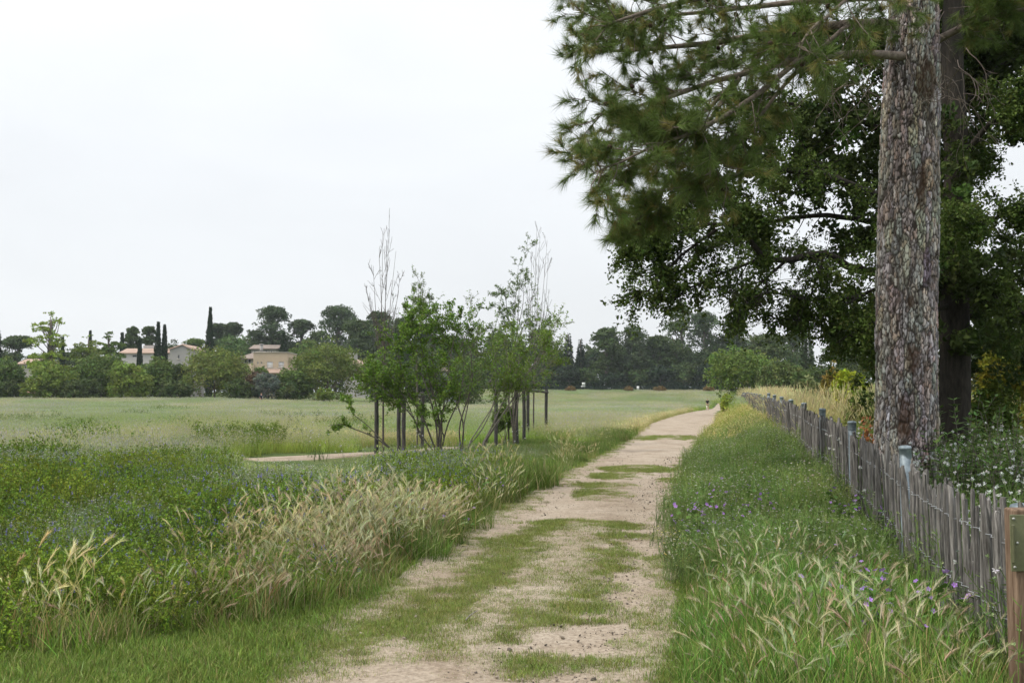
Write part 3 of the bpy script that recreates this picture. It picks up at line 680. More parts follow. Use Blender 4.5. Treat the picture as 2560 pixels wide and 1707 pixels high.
# --- right verge between path and fence
P = grid_pts(.6, 26, 5.0, 112, .19)
X, Y = P[:, 0], P[:, 1]; dr = X - XR(Y); df = XF(Y) - X
base = ss(.05, .35, dr - .5 * ss(30, 70, Y) + .55 * (fbm(X, Y, 1.0, 91) - .5)) * (df > .06)
P1 = keep(P, base * np.where(Y > 40, .45, .8) * ss(7.8, 9.6, Y + 1.5 * (fbm(X, Y, .9, 95) - .5)))
Y1 = P1[:, 1]; yel = ss(24, 50, Y1)[:, None]
scatter('verge_herbs', 'green leafy herbs covering the verge in front of the fence', 'herbs', 'gherb', K_GREENHERB, P1, R.uniform(.7, 1.2, len(P1)) * hv(P1, .7, .55) * (.7 + .3 * ss(.05, .6, XF(P1[:, 1]) - P1[:, 0])), tints(len(P1), .14) * (1 + .7 * (fbm(P1[:, 0], P1[:, 1], .6, 331)[:, None] - .45) * np.array([1.2, .8, 1.0])) * (1 - yel) + yel * tints(len(P1), .14, (1.9, 1.45, 1.0)), .12)
P2 = keep(P, base * .55 * np.where(Y > 40, .5, 1))
scatter('verge_grass', 'green blades between the path edge and the fence', 'grass', 'tall', K_TALL, P2, (.4 + .6 * ss(0, .7, P2[:, 0] - XR(P2[:, 1]))) * R.uniform(.6, 1.1, len(P2)) * hv(P2, .7, .5) * (.65 + .35 * ss(.05, .7, XF(P2[:, 1]) - P2[:, 0])), tints(len(P2), .14, (1.1, 1.15, 1)) * (1 + .45 * ss(24, 50, P2[:, 1])[:, None]), .12)
P3 = grid_pts(.6, 4.5, 5.0, 11, .15); X, Y = P3[:, 0], P3[:, 1]; dr = X - XR(Y); df = XF(Y) - X
pr = ss(.15, .45, dr + .5 * (fbm(X, Y, 1.1, 97) - .5)) * (df > .08) * (1 - ss(8.6, 10.2, Y)) * .75
P3 = keep(P3, pr)
Q3 = grid_pts(-4.5, 0, 6.2, 10.5, .16); dq = DT(Q3[:, 0], Q3[:, 1]); Q3 = keep(Q3, ss(-.05, .12, dq) * (1 - ss(.6, 1.3, dq)) * (1 - ss(9.3, 10.4, Q3[:, 1])) * .42)
scatter('front_foxtail', 'green foxtail grass along the front edge of the lucerne', 'grass', 'gfox', K_FOXGREEN, Q3, R.uniform(.7, 1.05, len(Q3)), tints(len(Q3), .14), .16)
scatter('green_foxtail', 'green foxtail grass filling the lower right verge', 'grass', 'gfox', K_FOXGREEN, P3, (.45 + .55 * ss(0.1, .8, P3[:, 0] - XR(P3[:, 1]))) * R.uniform(.7, 1.1, len(P3)) * hv(P3, .8, .45) * (.6 + .4 * ss(.05, .8, XF(P3[:, 1]) - P3[:, 0])), tints(len(P3), .14), .15)
P4 = grid_pts(3, 22, 22, 95, .5); X, Y = P4[:, 0], P4[:, 1]
P4 = keep(P4, ss(.2, .8, X - XR(Y)) * ((XF(Y) - X) > .15) * ss(24, 42, Y) * .7)
scatter('verge_straw', 'straw coloured grass on the far bank below the fence', 'grass', 'straw', K_YELLOW, P4, R.uniform(.7, 1.1, len(P4)), tints(len(P4), .1, (1, .98, .8)), .1)
# --- wild growth behind the fence
P = grid_pts(2.6, 40, 5.0, 100, .24); X, Y = P[:, 0], P[:, 1]; df = X - XF(Y)
pr = (df > .1) * (df < 14) * np.where(Y > 30, .4, .85)
P5 = keep(P[in_view(P)], pr[in_view(P)])
y5 = ss(13, 30, P5[:, 1])[:, None]
scatter('wild_herbs', 'mixed wild herbs growing behind the paling fence', 'herbs', 'gherb', K_GREENHERB, P5, R.uniform(1.0, 1.6, len(P5)), tints(len(P5), .16, (.8, .9, .75)) * (1 - y5) + y5 * tints(len(P5), .14, (1.75, 1.5, 1.0)), .14)
P6 = keep(P5, .3 * (P5[:, 1] < 16))
scatter('white_seed_heads', 'fluffy white seed heads behind the fence below the pine', 'flowers', 'dandel', K_DANDEL, P6, R.uniform(1.3, 1.8, len(P6)), tints(len(P6), .05), .15)
P7 = grid_pts(2.6, 32, 18, 100, .5); X, Y = P7[:, 0], P7[:, 1]; df = X - XF(Y)
P7 = keep(P7, (df > .15) * (df < 6) * .5 * ss(18, 30, Y))
scatter('dry_stalks', 'tall dry beige stalks standing behind the far fence', 'grass', 'straw', K_YELLOW, P7, np.stack([R.uniform(.8, 1.2, len(P7))] * 2 + [R.uniform(1.7, 2.9, len(P7))], -1), tints(len(P7), .08, (.95, .95, .95)), .12)
# --- flowers
fx = [gxy(px, py) for px, py in [(1700, 1330), (1730, 1345), (1765, 1335), (1790, 1360), (1840, 1330), (1880, 1355), (1900, 1320), (1715, 1380), (1760, 1395), (1830, 1300), (1950, 1310), (2180, 1610), (2230, 1600), (2200, 1640), (2320, 1590), (2060, 1500), (2150, 1395), (2230, 1420), (2110, 1360),
                                 (1095, 1330), (1130, 1310), (1180, 1275), (1160, 1240), (1205, 1225), (1120, 1250), (1220, 1262), (1250, 1235), (1290, 1220), (1000, 1200), (960, 1185), (1080, 1190), (1070, 1360), (1140, 1345)]]
fx = np.array(fx)
fx = np.vstack([fx + R.normal(0, .12, fx.shape) for _ in range(2)])
fx = fx[(fx[:, 0] < XL(fx[:, 1]) - .1) | (fx[:, 0] > XR(fx[:, 1]) + .12)]
scatter('mallow', 'round leaved mallow with purple flowers along both path edges', 'mallow', 'mallow', K_MALLOW, fx, R.uniform(.75, 1.15, len(fx)), tints(len(fx), .1), .1)
dx = np.array([gxy(px, py) for px, py in [(1690, 1400), (1700, 1420), (1720, 1410), (1735, 1385), (1710, 1440), (1690, 1380), (1740, 1430)]]); dx = np.vstack([dx, dx + R.normal(0, .1, dx.shape)])
scatter('cream_daisies', 'low cream and yellow daisies at the right path edge', 'flowers', 'daisy', K_DAISY, dx, R.uniform(.9, 1.2, len(dx)), tints(len(dx), .05), .1)
# --- gravel on the path
n = 9000; Yg = 4.3 + 26 * R.random(n) ** 1.9; ug = R.random(n); ug = np.where(R.random(n) < .35, .72 + .3 * R.random(n), ug)
Xg = XL(Yg) - .3 + (XR(Yg) - XL(Yg) + .5) * ug
PG = np.stack([Xg, Yg], -1); sg = np.clip(R.lognormal(math.log(.0065), .5, n), .003, .028)
gc = np.where(R.random((n, 1)) < .3, np.array([[.12, .10, .085]]), np.array([[.33, .28, .225]])) * R.uniform(.7, 1.3, (n, 1))
scatter('gravel', 'loose gravel and crumbs of earth on the sandy path', 'gravel', 'pebble', K_PEB, PG, sg, gc, .4, Z=hgt(Xg, Yg) + .03 + .03 * fbm(Xg, Yg, 1.2, 11) + .016 * fbm(Xg, Yg, 5, 13) - .002)

# ------------------------------------------------------------------ buildings behind the left tree line
def wall_mat(name, c): return noise_mat(name, tuple(x * .93 for x in c), c, 1.2, .9, .05)
def roof_mat(name, c1, c2):
    m, N, L, o = newmat(name)
    t = N.new('ShaderNodeTexCoord'); wv = N.new('ShaderNodeTexWave'); wv.inputs['Scale'].default_value = 1.6; wv.inputs['Distortion'].default_value = .6; wv.bands_direction = 'X'
    nz = N.new('ShaderNodeTexNoise'); nz.inputs['Scale'].default_value = 1.4; nz.inputs['Detail'].default_value = 8; nz.inputs['Roughness'].default_value = .75
    L.new(t.outputs['Object'], wv.inputs['Vector']); L.new(t.outputs['Object'], nz.inputs['Vector'])
    r = N.new('ShaderNodeValToRGB'); e = r.color_ramp.elements; e[0].position = .3; e[0].color = (*c1, 1); e[1].position = .7; e[1].color = (*c2, 1)
    L.new(nz.outputs['Fac'], r.inputs[0])
    p = N.new('ShaderNodeBsdfPrincipled'); p.inputs['Roughness'].default_value = .9; L.new(r.outputs[0], p.inputs['Base Color'])
    b = N.new('ShaderNodeBump'); b.inputs['Strength'].default_value = .6; b.inputs['Distance'].default_value = .08
    L.new(wv.outputs['Fac'], b.inputs['Height']); L.new(b.outputs[0], p.inputs['Normal']); L.new(p.outputs[0], o.inputs[0]); return m
M_WWHITE = wall_mat('white_render', (.42, .405, .39)); M_WCREAM = wall_mat('cream_render', (.52, .42, .31)); M_WGREY = wall_mat('grey_render', (.32, .33, .34)); M_WBEIGE = wall_mat('beige_render', (.38, .36, .32))
M_RPINK = roof_mat('pink_tiles', (.30, .20, .15), (.44, .33, .26)); M_RBROWN = roof_mat('weathered_tiles', (.16, .125, .105), (.30, .24, .20)); M_RRED = roof_mat('terracotta_tiles', (.30, .14, .09), (.42, .23, .16))
M_SHUT = wall_mat('white_shutter', (.72, .72, .72)); M_GLASS = noise_mat('dark_window', (.03, .035, .04), (.06, .07, .08), 2, .15, 0, spec=.5); M_DARKWOOD = wall_mat('dark_timber', (.06, .055, .05)); M_SILL = wall_mat('stone_sill', (.5, .46, .4))
def rect_px(x0, y0, x1, y1, Y):
    a = at(x0, y1, Y); b = at(x1, y0, Y); return a[0], a[2], b[0], b[2]
def walls(parent, x0, x1, z0, z1, Y, depth, mat, holes=(), name='wall'):
    """box walls; the front is cut round each opening (x0,z0,x1,z1)"""
    mb = MB(); y1 = Y + depth
    xs = sorted({x0, x1, *[h[0] for h in holes], *[h[2] for h in holes]}); zs = sorted({z0, z1, *[h[1] for h in holes], *[h[3] for h in holes]})
    for xa, xb in zip(xs[:-1], xs[1:]):
        for za, zb in zip(zs[:-1], zs[1:]):
            cx, cz = (xa + xb) / 2, (za + zb) / 2
            if any(h[0] < cx < h[2] and h[1] < cz < h[3] for h in holes): continue
            mb.add([(xa, Y, za), (xb, Y, za), (xb, Y, zb), (xa, Y, zb)], [(0, 1, 2, 3)])
    for h in holes:
        d = Y + .22
        mb.add([(h[0], Y, h[1]), (h[0], Y, h[3]), (h[0], d, h[3]), (h[0], d, h[1])], [(0, 1, 2, 3)]); mb.add([(h[2], Y, h[1]), (h[2], d, h[1]), (h[2], d, h[3]), (h[2], Y, h[3])], [(0, 1, 2, 3)])
        mb.add([(h[0], Y, h[3]), (h[2], Y, h[3]), (h[2], d, h[3]), (h[0], d, h[3])], [(0, 1, 2, 3)]); mb.add([(h[0], Y, h[1]), (h[0], d, h[1]), (h[2], d, h[1]), (h[2], Y, h[1])], [(0, 1, 2, 3)])
    mb.add([(x0, Y, z0), (x0, Y, z1), (x0, y1, z1), (x0, y1, z0)], [(0, 1, 2, 3)]); mb.add([(x1, Y, z0), (x1, y1, z0), (x1, y1, z1), (x1, Y, z1)], [(0, 1, 2, 3)])
    mb.add([(x0, y1, z0), (x0, y1, z1), (x1, y1, z1), (x1, y1, z0)], [(0, 1, 2, 3)]); mb.add([(x0, Y, z1), (x1, Y, z1), (x1, y1, z1), (x0, y1, z1)], [(0, 1, 2, 3)])
    return mb.build(name, mat, parent)
def window(parent, h, Y, mat, name='window', sill=True):
    f = MB(); t = .07; y = Y + .1
    f.box((h[0], y, h[1]), (h[0] + t, y + .08, h[3])); f.box((h[2] - t, y, h[1]), (h[2], y + .08, h[3])); f.box((h[0] + t, y, h[3] - t), (h[2] - t, y + .08, h[3])); f.box((h[0] + t, y, h[1]), (h[2] - t, y + .08, h[1] + t))
    fo = f.build(name, M_SHUT, parent)
    g = MB().box((h[0] + t, y + .03, h[1] + t), (h[2] - t, y + .06, h[3] - t)).build('pane' if mat is M_GLASS else 'shutter', mat)
    g.parent = fo
    if sill:
        s = MB().box((h[0] - .1, Y - .1, h[1] - .12), (h[2] + .1, Y + .05, h[1] - .01)).build('sill', M_SILL)
        s.parent = fo
    return fo
def gable_y(parent, x0, x1, ze, zr, Y, depth, mat, over=.4, xr=None, name='roof', th=.16):
    """ridge runs away from the viewer"""
    xr = (x0 + x1) / 2 if xr is None else xr; mb = MB(); ya, yb = Y - over, Y + depth + over
    for (xa, sgn) in ((x0, -1), (x1, 1)):
        sl = (zr - ze) / (xr - xa); xe = xa + sgn * over; z_e = ze - abs(sl) * over
        A = np.array([(xe, ya, z_e), (xr, ya, zr), (xr, yb, zr), (xe, yb, z_e)]); B = A + np.array([0, 0, th])
        mb.add(np.vstack([A, B]), [(0, 1, 2, 3), (4, 5, 6, 7), (0, 1, 5, 4), (1, 2, 6, 5), (2, 3, 7, 6), (3, 0, 4, 7)])
    return mb.build(name, mat, parent)
def gable_x(parent, x0, x1, ze, zr, Y, depth, mat, over=.4, name='roof', hip=0, th=.16):
    """ridge runs across the view"""
    mb = MB(); ym = Y + depth / 2; ya, yb = Y - over, Y + depth + over; dz = (zr - ze) / (depth / 2) * over
    xa, xb = x0 - over, x1 + over
    T = [(xa, ya, ze - dz), (xb, ya, ze - dz), (xb, yb, ze - dz), (xa, yb, ze - dz), (xa + hip, ym, zr), (xb - hip, ym, zr)]
    T = np.array(T); B = T - np.array([0, 0, th])
    tris = [(0, 1, 5), (0, 5, 4), (2, 3, 4), (2, 4, 5), (3, 0, 4), (1, 2, 5)]
    mb.add(T, tris); mb.add(B, tris); mb.add(np.vstack([T[:4], B[:4]]), [(0, 1, 5, 4), (1, 2, 6, 5), (2, 3, 7, 6), (3, 0, 4, 7)])
    return mb.build(name, mat, parent)
def gable_wall(parent, x0, x1, ze, zr, Y, mat, xr=None, name='gable'):
    xr = (x0 + x1) / 2 if xr is None else xr
    return MB().add([(x0, Y, ze), (x1, Y, ze), (xr, Y, zr), (x0, Y + .3, ze), (x1, Y + .3, ze), (xr, Y + .3, zr)], [(0, 1, 2), (3, 5, 4)]).build(name, mat, parent)

# white house with the pale gable
Yh = 195; gz = hz(-65, Yh)
h = thing('white_house', 'white house with pale gable wall and pinkish tiled roof behind the twin cypresses', 'house', (at(430, 900, Yh)[0], Yh, gz))
x0, ze, x1, _ = rect_px(424, 873, 478, 905, Yh); zr = at(0, 862, Yh)[2]; ze = at(0, 873, Yh)[2]
hw_ = rect_px(444, 887, 449, 897, Yh)
walls(h, x0, x1, gz - .5, ze, Yh, 9, M_WWHITE, [hw_]); window(h, hw_, Yh, M_GLASS); xr = at(457, 862, Yh)[0]
gable_wall(h, x0, x1, ze, zr, Yh + .01, M_WWHITE, xr); gable_y(h, x0, x1, ze, zr, Yh, 9, M_RPINK, .25, xr)
x0b = at(316, 0, Yh)[0]; zeb = at(0, 881, Yh + 1)[2]; zrb = at(0, 871, Yh + 5)[2]
hb = rect_px(330, 887, 342, 893, Yh + 1)
walls(h, x0b, x0 - .02, gz - .5, zeb, Yh + 1, 8, M_WWHITE, [hb], 'wing_wall'); window(h, hb, Yh + 1, M_GLASS, sill=False); gable_x(h, x0b, x0 - .2, zeb, zrb, Yh + 1, 8, M_RPINK, .3, 'wing_roof')
c0, cz0, c1, cz1 = rect_px(357, 863, 392, 880, Yh + 6); walls(h, c0, c1, zeb, cz1, Yh + 6.2, 4, M_WWHITE, (), 'upper_storey')
ch = rect_px(455, 857, 459, 866, Yh + 2); MB().box((ch[0], Yh + 2, ch[1]), (ch[2], Yh + 2.5, ch[3])).build('chimney', M_WWHITE, h)
# cream flat-fronted house
Yh = 190; gz = hz(-45, Yh)
h = thing('cream_house', 'cream flat-topped house with two white shuttered windows between the round trees', 'house', (at(680, 930, Yh)[0], Yh, gz))
fx0, fz0, fx1, fz1 = rect_px(633, 882, 719, 921, Yh)
ho = [rect_px(667, 904, 682, 917.5, Yh), rect_px(696, 904, 710, 917.5, Yh), rect_px(643, 904, 646.5, 909.5, Yh), rect_px(652, 904, 655.5, 909.5, Yh)]
walls(h, fx0, fx1, gz - .5, fz1, Yh, 8, M_WCREAM, ho)
window(h, ho[0], Yh, M_SHUT); window(h, ho[1], Yh, M_SHUT); window(h, ho[2], Yh, M_GLASS, sill=False); window(h, ho[3], Yh, M_GLASS, sill=False)
MB().box((fx0 - .12, Yh - .12, fz1 + .01), (fx1 + .12, Yh + 8.1, fz1 + .16)).build('parapet_cap', M_SILL, h)
MB().box((fx0 - .02, Yh - .15, fz0 - .1), (fx1 + .1, Yh - .003, fz0 + .08)).build('ledge', M_SILL, h)
bx0, bz0, bx1, bz1 = rect_px(612, 909, 633, 940, Yh - .5); walls(h, bx0, bx1 - .01, gz - .5, bz1, Yh - .5, 6, M_WCREAM, (), 'terrace_wall')
rx0, rz0, rx1, rz1 = rect_px(668, 922, 733, 931, Yh); gable_x(h, rx0, rx1, rz0, rz1, Yh - 2.2, 4.2, M_RPINK, .15, 'porch_roof'); walls(h, rx0 + .2, rx1 - .2, gz - .5, rz0 - .2, Yh - 1.9, 1.6, M_WCREAM, (), 'porch_wall')
sx0 = fx1; sx1 = at(737, 0, Yh + 1)[0]; szt = at(0, 893, Yh + 1)[2]
walls(h, sx0 + .02, sx1, gz - .5, szt, Yh + 1, 6, M_WCREAM, (), 'side_wing')
# brown roofed house left of it
Yh = 205; gz = hz(-55, Yh)
h = thing('brown_roofed_house', 'house with weathered hipped tile roof and dark porch left of the cream house', 'house', (at(610, 910, Yh)[0], Yh, gz))
x0, z0, x1, z1 = rect_px(596, 894, 684, 920, Yh); zr = at(0, 879, Yh + 4)[2]
hd = [rect_px(610, 897, 617.5, 907, Yh), rect_px(620, 897, 627.5, 907, Yh)]
walls(h, x0, x1, gz - .5, z1, Yh, 9, M_WBEIGE, hd)
for q in hd: window(h, q, Yh, M_GLASS, sill=False)
rf = gable_x(h, x0, x1, z1 + .05, zr, Yh, 9, M_RBROWN, .7, 'roof', 3.2)
cx0, cz0, cx1, cz1 = rect_px(649, 862, 655.5, 883, Yh + 3); MB().box((cx0, Yh + 3, cz0), (cx1, Yh + 3.7, cz1)).build('chimney', M_WWHITE, h); MB().box((cx0 - .1, Yh + 2.9, cz1 + .002), (cx1 + .1, Yh + 3.8, cz1 + .2)).build('chimney_cap', M_WWHITE, h)
# long roofed house behind
Yh = 228; gz = hz(-58, Yh)
h = thing('long_roofed_house', 'long low house with brown tile roof furthest back below the tall pine', 'house', (at(658, 880, Yh)[0], Yh, gz))
x0, z0, x1, z1 = rect_px(628, 870.5, 690, 900, Yh); ho = [rect_px(634, 876, 639, 882, Yh), rect_px(663, 876, 668, 882, Yh), rect_px(676, 876, 681, 882, Yh)]
walls(h, x0, x1, gz - .5, z1, Yh, 8, M_WBEIGE, ho)
for q in ho: window(h, q, Yh, M_GLASS, sill=False)
gable_x(h, x0, x1, z1 + .05, at(0, 862, Yh + 4)[2], Yh, 8, M_RBROWN, .5)
# house right of the big round tree
Yh = 188; gz = hz(-30, Yh)
h = thing('pale_house', 'pale house with low tiled roof right of the largest round tree', 'house', (at(890, 930, Yh)[0], Yh, gz))
x0, z0, x1, z1 = rect_px(872, 914, 930, 950, Yh); ho = [rect_px(897, 922, 903, 931, Yh)]
walls(h, x0, x1, gz - .5, z1, Yh, 8, M_WWHITE, ho); window(h, ho[0], Yh, M_GLASS)
gable_x(h, x0, x1, z1 + .05, at(0, 899, Yh + 4)[2], Yh, 8, M_RPINK, .4)
a0, b0, a1, b1 = rect_px(862, 881, 884, 912, Yh + 8); walls(h, a0, a1, gz - .5, b1, Yh + 8.2, 5, M_WWHITE, (), 'upper_storey')
# low houses at the far left
Yh = 172; gz = hz(-80, Yh)
h = thing('terracotta_house', 'low white house with terracotta roof peeking under the bright feathery tree', 'house', (at(70, 970, Yh)[0], Yh, gz))
x0, z0, x1, z1 = rect_px(24, 979, 84, 999, Yh); ho = [rect_px(62, 983, 70, 992, Yh)]
walls(h, x0, x1, gz - .5, z1, Yh, 7, M_WWHITE, ho); window(h, ho[0], Yh, M_GLASS); gable_x(h, x0, x1, z1 + .05, at(0, 963, Yh + 3.5)[2], Yh, 7, M_RRED, .4)
a0, b0, a1, b1 = rect_px(60, 946, 82, 966, Yh + 8); walls(h, a0, a1, gz - .5, b1, Yh + 8.2, 5, M_WWHITE, (), 'upper_storey')
Yh = 200; gz = hz(-95, Yh)
h = thing('pink_roofed_house', 'house with faded pink roof half hidden at the far left', 'house', (at(70, 910, Yh)[0], Yh, gz))
x0, z0, x1, z1 = rect_px(46, 908, 100, 940, Yh); ho = [rect_px(60, 914, 66, 922, Yh), rect_px(80, 914, 86, 922, Yh)]
walls(h, x0, x1, gz - .5, z1, Yh, 8, M_WBEIGE, ho)
for q in ho: window(h, q, Yh, M_GLASS)
gable_x(h, x0, x1, z1 + .05, at(0, 897, Yh + 4)[2], Yh, 8, M_RPINK, .4)
Yh = 185; gz = hz(-10, Yh)
h = thing('grey_house', 'grey house seen through the leaves of the central shrubs', 'house', (at(1125, 940, Yh)[0], Yh, gz))
x0, z0, x1, z1 = rect_px(1108, 926, 1140, 960, Yh); ho = [rect_px(1119, 933, 1126, 942, Yh)]
walls(h, x0, x1, gz - .5, z1, Yh, 7, M_WGREY, ho); window(h, ho[0], Yh, M_GLASS); gable_x(h, x0, x1, z1 + .05, at(0, 916, Yh + 3.5)[2], Yh, 7, M_RBROWN, .4)

# ------------------------------------------------------------------ background trees
def crown_leaves(rng, lobes, n, size, col, asp=.55, up=.3, sub=.32, cjit=.16, flat=.8, thin=False, droop=0):
    """leaf cards on small clumps spread over each lobe"""
    lobes = np.asarray(lobes, float); area = (lobes[:, 3] * lobes[:, 5]); k = len(lobes)
    nc = int(np.clip(n / 13, 160, 1100)); li = rng.choice(k, nc, p=area / area.sum())
    d = rdir(nc, rng); d[:, 2] = np.where(rng.random(nc) < .72, np.abs(d[:, 2]), d[:, 2])
    rad = rng.uniform(.68, 1.1, nc)[:, None]; rad[rng.random(nc) < .2] *= .5; rad[rng.random(nc) < .12] *= 1.22
    cc = lobes[li, :3] + d * lobes[li, 3:6] * rad
    cr = sub * lobes[li, 3:6].mean(1) * rng.uniform(.7, 1.4, nc)
    ctint = jit(nc, col, cjit, rng)
    ci = rng.choice(nc, n, p=cr ** 2 / (cr ** 2).sum())
    q = rdir(n, rng); q = unit(q + d[ci] * .5 + np.array([0, 0, up])); rr = rng.uniform(.45, 1.0, (n, 1))
    P = cc[ci] + q * (cr[ci][:, None] * rr) * np.array([1, 1, flat])
    D = unit(q * .7 + rdir(n, rng) * .9 + np.array([0, 0, -droop])); Nn = unit(q + rdir(n, rng) * .55)
    s = size * rng.uniform(.6, 1.35, n); C = jit(n, (1, 1, 1), .13, rng) * ctint[ci]
    return leaf_cards(P - D * s[:, None] * .4, D, Nn, s, s * asp, C)
def far_tree(kind, name, label, x, top, hw, Y, col, dens=1.0, group=None, cat='tree', x_off=0, zbase=None):
    rng = np.random.default_rng(int(x * 7 + top * 13 + hw))
    c = at(x, top, Y); X = c[0]; zt = c[2]; g = hz(X, Y) if zbase is None else zbase; W = hw / F * Y; H = zt - g
    t = thing(name, label, cat, (X, Y, g), group)
    size = .0024 * Y; lobes = []; T = MB()
    tr = max(.12, .022 * H)
    def trunk(h1, lean=0, r=tr):
        pts = smooth_path([(X - lean, Y, g - .3), (X - lean * .5 + rng.normal(0, .1), Y, g + h1 * .5), (X, Y, g + h1)], 8); T.tube(pts, np.linspace(r, r * .45, 8), 7)
    def limb(p, q, r):
        p, q = np.asarray(p), np.asarray(q); mid = (p + q) / 2 + rng.normal(0, .12, 3) * np.linalg.norm(q - p) * .5 - np.array([0, 0, .08 * np.linalg.norm(q - p)])
        T.tube(smooth_path([p, mid, q], 6), np.linspace(r, r * .35, 6), 5)
    kw = dict(asp=.6, sub=.34)
    if kind in ('broad', 'bush', 'olive'):
        zc = g + H * (.5 if kind != 'bush' else .46); hh = H * .5
        m = 11 if hw < 35 else 20
        lobes.append((X, Y, zc - .02 * H, W * .72, W * .7, hh * .8))
        for k in range(m):
            a = rng.uniform(0, 2 * math.pi); zz = rng.uniform(-.85, .8); q = math.sqrt(max(0, 1 - zz * zz)) if zz > 0 else (1 - .25 * zz * zz)
            r = rng.uniform(.26, .42)
            lobes.append((X + math.cos(a) * q * W * (1 - r * .85), Y + math.sin(a) * q * W * (1 - r * .85), zc + zz * hh * (1 - r * .7), W * r, W * r, hh * r * rng.uniform(.8, 1.1)))
        trunk(H * .5)
        for k in range(5): l = lobes[1 + k]; limb((X, Y, g + H * .25), l[:3], tr * .4)
    elif kind == 'feather':
        m = 36
        for k in range(m):
            f = rng.uniform(.08, 1) ; a = rng.uniform(0, 2 * math.pi); q = rng.uniform(.2, 1) * (1 - .75 * max(0, f - .45)) ; r = rng.uniform(.25, .42) * (1.15 - .55 * f)
            lobes.append((X + math.cos(a) * q * W * .75, Y + math.sin(a) * q * W * .75, g + H * (f * .93 + .03), W * r * 1.25, W * r * 1.2, W * r * .5))
        lobes.append((X, Y, zt - .35 * W * .3, W * .22, W * .22, W * .14))
        trunk(H * .92)
        for l in lobes: limb((X, Y, max(g + .5, l[2] - W * .55)), l[:3], tr * .35)
        kw = dict(asp=.5, sub=.36, flat=.55, cjit=.12)
    elif kind in ('pine', 'umbrella', 'stack'):
        m = {'pine': 18, 'umbrella': 16, 'stack': 30}[kind]; z0 = {'pine': .34, 'umbrella': .6, 'stack': .06}[kind]
        for k in range(m):
            f = rng.random() ** (.7 if kind != 'stack' else 1.0); a = rng.uniform(0, 2 * math.pi)
            env = math.sqrt(max(.05, 1 - f ** 2.2)) if kind != 'umbrella' else math.sqrt(max(.04, 1 - f ** 2))
            r = rng.uniform(.32, .5) * (1 if kind != 'umbrella' else .95)
            q = rng.uniform(.35, 1) * env * (1 - r * .75)
            hz_ = H * (z0 + (1 - z0) * f); rz = W * r * (.75 if kind != 'umbrella' else .4)
            lobes.append((X + math.cos(a) * q * W, Y + math.sin(a) * q * W, min(g + hz_, zt - rz), W * r, W * r, rz))
        r = .42; lobes.append((X + rng.normal(0, .1) * W, Y, zt - W * r * .5, W * r, W * r, W * r * .5))
        lean = rng.normal(0, .12) * W
        trunk(H * .85, lean)
        for l in lobes: limb((X - lean * .4 + rng.normal(0, .05), Y, max(g + H * .3, l[2] - W * .6)), (l[0], l[1], l[2]), tr * .4)
        kw = dict(asp=.5, sub=.42, up=.5, cjit=.12)
    elif kind in ('cypress', 'spruce'): trunk(H * .96)
    n = int(min(10000, max(1600, (2 * hw * .4) * (H / Y * F * .4) * 4.4 * dens)))
    if kind in ('cypress', 'spruce'):
        n = int(max(n, 3500)); f = 1 - np.sqrt(rng.random(n) * .985) if kind == 'spruce' else rng.random(n) ** 1.15; a = rng.uniform(0, 2 * math.pi, n)
        if kind == 'cypress':
            env = (.45 + .55 * np.clip(f / .2, 0, 1)) * (1 - .93 * np.clip((f - .2) / .8, 0, 1) ** 1.5); lump = .8 + .4 * np_noise(a * 1.4, f * H * .55, 1.0, int(x) % 50)
            r = W * env * lump * np.sqrt(rng.uniform(.35, 1, n)); D = np.stack([np.cos(a) * .3, np.sin(a) * .3, np.ones(n)], -1) + rdir(n, rng) * .35
        else:
            tier = (f * 11 + .35 * np.sin(a * 3)) % 1.0; env = (1 - f) ** .85 + .03; lump = (1.1 - .55 * tier) * (.75 + .5 * np_noise(a * 2.2, f * 11, 1.0, int(x) % 50))
            r = W * env * lump * np.sqrt(rng.uniform(.2, 1, n)); D = np.stack([np.cos(a), np.sin(a), -.25 * np.ones(n)], -1) + rdir(n, rng) * .4
        P = np.stack([X + np.cos(a) * r, Y + np.sin(a) * r, g + H * (.03 + .96 * f) - (.1 * r if kind == 'spruce' else 0)], -1)
        s_ = size * rng.uniform(.7, 1.3, n); V, Fc, C = leaf_cards(P, D, unit(np.stack([np.cos(a), np.sin(a), 0 * a + .3], -1) + rdir(n, rng) * .5), s_, s_ * .45, jit(n, col, .18, rng))
    else: V, Fc, C = crown_leaves(rng, lobes, n, size, col, **kw)
    V = V - np.array([X, Y, g]); link('crown', make_mesh('crown', V, Fc, M_LEAF, C), t)
    T.build('trunk', M_FARBARK, t, smooth=True)
    return t
G1 = (.125, .185, .050); G2 = (.18, .245, .052); G3 = (.085, .12, .042); GP = (.085, .125, .046); GPB = (.08, .118, .054); GC = (.038, .06, .034); GB = (.26, .35, .06); GO = (.15, .185, .15)
